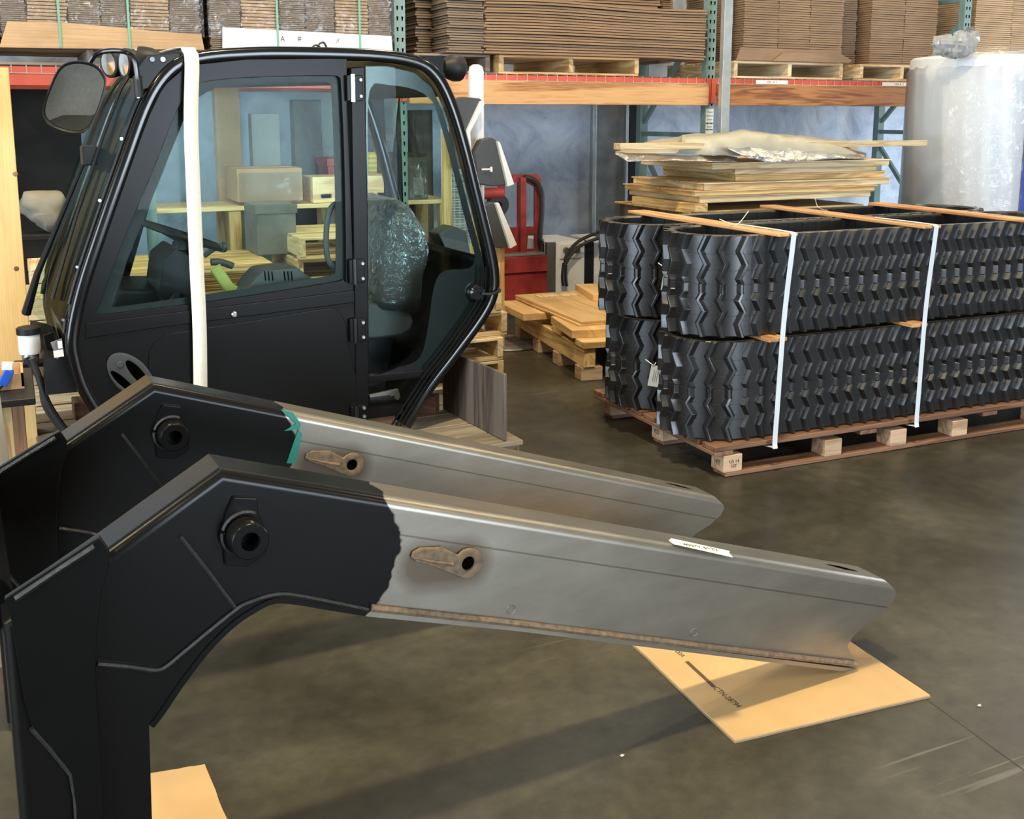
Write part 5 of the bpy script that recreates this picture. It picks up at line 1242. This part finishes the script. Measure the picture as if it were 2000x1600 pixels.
mb.build('wire_grid', 'white_plastic', ob)
# tall cartons standing under the rack (pale and grey), left of the bay
for k, (a, b_, t0, m_, lab, y) in enumerate(((418, 486, 168, 'card_light', 'tall pale carton standing under the red beam, left', 8.1), (490, 560, 222, 'wall_grey', 'tall grey panel standing under the red beam', 8.2), (572, 640, 195, 'charcoal_plastic', 'tall dark carton standing under the red beam', 8.15), (805, 850, 215, 'ply_dirty', 'brown plywood leaning under the rack behind the rear glass', 8.2))):
    gbox('standing_panel', lab, 'panel', a, b_, t0, 620, y, .12, m_, 2, z0f=0.0, lid=False)
# dark sheet added in place of the shade on the wall behind the left bay
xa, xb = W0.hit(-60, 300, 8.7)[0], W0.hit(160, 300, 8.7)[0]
ob = MB().box(xa, xb, 8.66, 8.7, 0, 1.82).build('shade_sheet', 'dark_wall'); tag(ob, 'added dark sheet standing in for the shade behind the left rack bay', 'sheet')

# ================================================================== left edge
YL = 5.2
xr_, _ = W0.hit(38, 400, YL); zt_ = W0.hit(20, 132, YL)[1]
tp_ = thing('timber_post', 'pale knotty timber post at the left picture edge', 'post', loc=(xr_, YL, 0))
MB().box(-.40, 0, 0, .14, .0, zt_).build('timber', MATS['post_wood'][2], tp_, bevel=.004)
for p, q in ((30, 340), (32, 525)):
    x, z = W0.hit(p, q, YL - .001); MB().lathe([(0, .003), (.009, .002), (.011, 0)], (x - xr_, 0, z), (0, -1, 0), 12).build('knot', MATS['wood_brown'][0], tp_)
# cloth sack hanging in the dark bay
xa, za = W0.hit(72, 375, 7.0); mb = MB(); rows_ = []
sk_ = W0.hits([(40, 378), (100, 372), (128, 380), (124, 440), (100, 456), (70, 436), (42, 412)], 7.0)
cxs = sum(p[0] for p in sk_) / 7; czs = sum(p[1] for p in sk_) / 7; sp2 = sm2(sk_, 5)
mb.loft([[(cxs + (x - cxs) * s + .06 * noise.noise((x * 11, z * 11, y * 14)), 7.0 + y, czs + (z - czs) * s) for x, z in sp2] for y, s in ((-.10, .45), (-.07, .8), (0, 1), (.08, .9), (.12, .5))])
ob = mb.build('cloth_sack', 'cloth', smooth=True, ang=80); tag(ob, 'dirty white cloth bundle in the dark rack bay left of the cab', 'cloth')
tr_ = thing('tool_trolley', 'dark trolley carrying the cloth bundle left of the cab', 'trolley', loc=(cxs, 7.05, 0)); zc = min(p[1] for p in sk_)
board('top', (.45, .35, .03), (0, 0, zc - .01), 'black_plastic', tr_)
for sx in (-.2, .2):
    for sy_ in (-.15, .15): MB().tube([(sx, sy_, 0), (sx * .9, sy_, zc - .03)], .012, 6).build('leg', 'grey_metal', tr_)
# small pale crates left of the cab windscreen
for (a, b_, t0, b0, y, lab) in ((57, 110, 530, 585, 6.0, 'upper pale crate left of the windscreen foot'), (48, 110, 586, 640, 5.95, 'lower pale crate left of the windscreen foot')):
    xa, z1 = W0.hit(a, t0, y); xb, z0 = W0.hit(b_, b0, y)
    tt = thing('pale_crate', lab, 'crate', loc=((xa + xb) / 2 + .1, y, z0 + .02 if t0 < 560 else 0)); hz = z1 - (z0 + .02 if t0 < 560 else 0); wx = xb - xa + .2
    n = max(2, int(hz / .11))
    for k in range(n): board('side_plank', (wx, .02, hz / n - .006), (0, .01, hz / n * (k + .5)), 'pine_pale', tt); board('side_plank', (wx, .02, hz / n - .006), (0, .49, hz / n * (k + .5)), 'pine_pale', tt)
    for s in (-1, 1): board('end_plank', (.02, .46, hz - .01), (s * (wx / 2 - .012), .25, hz / 2), 'pine_pale', tt)
    board('lid', (wx, .5, .015), (0, .25, hz - .0), 'pine_pale', tt)
# workbench with the blue clamp, bottom left
YB = 3.95
tb = thing('timber_stand', 'rough timber stand at the left picture edge behind the arms', 'stand')
bxa, bz = W0.hit(-60, 790, YB); bxb, _ = W0.hit(70, 790, YB)
board('top_board', (bxb - bxa, .5, .025), ((bxa + bxb) / 2, YB + .2, bz), 'black_plastic', tb)
for px, wd in ((12, 'pine'), (36, 'wood_brown')):
    x = W0.hit(px, 850, YB)[0]; board('leg', (.05, .09, bz - .013), (x, YB + .1 + (.25 if px > 30 else 0), (bz - .013) / 2), wd, tb)
board('low_rail', (bxb - bxa, .09, .04), ((bxa + bxb) / 2, YB + .08, .08), 'pine', tb)
bt_ = thing('parts_tray', 'cardboard parts tray on the timber stand', 'tray', loc=(W0.hit(18, 770, YB + .1)[0], YB + .2, bz + .0135))
MB().box(-.12, .05, -.1, .1, 0, .008).build('base', 'card_light', bt_)
for bx4 in ((-.12, -.112, -.1, .1), (.042, .05, -.1, .1), (-.12, .05, -.1, -.092), (-.12, .05, .092, .1)): MB().box(bx4[0], bx4[1], bx4[2], bx4[3], .008, .055).build('side', 'card_light', bt_)
bl = thing('blue_connector', 'blue plastic plug connector with white cap lying on the parts tray', 'connector')
p0 = W0.hit(4, 752, YB + .08); p1 = W0.hit(20, 722, YB + .08); p2 = W0.hit(12, 708, YB + .08)
mb = MB(); mb.bar((p0[0], YB + .08, p0[1]), (p1[0], YB + .08, p1[1]), .03, .03); mb.build('plug_body', 'blue_plastic', bl, bevel=.004)
mb = MB(); mb.bar((p1[0] - .01, YB + .08, p1[1]), (p2[0] + .004, YB + .08, p2[1]), .035, .03); mb.build('cap', 'white_plastic', bl, bevel=.004)
MB().tube(smooth_path([(p0[0], YB + .08, p0[1]), (p0[0] - .05, YB + .1, p0[1] - .05), (p0[0] - .06, YB + .15, bz + .03)], 4), .008, 6).build('lead', 'hose', bl, smooth=True)
# grey board standing at the extreme left edge
YG = 3.3
gp = W0.hits([(-60, 720), (-2, 760), (8, 830), (18, 900), (20, 990)], YG); gp += [(gp[-1][0], .0), (gp[0][0], .0)]
ob = MB().prism(gp, YG, YG + .018).build('grey_board', MATS['wood_grey'][2]); tag(ob, 'grey weathered board standing at the left picture edge', 'board')
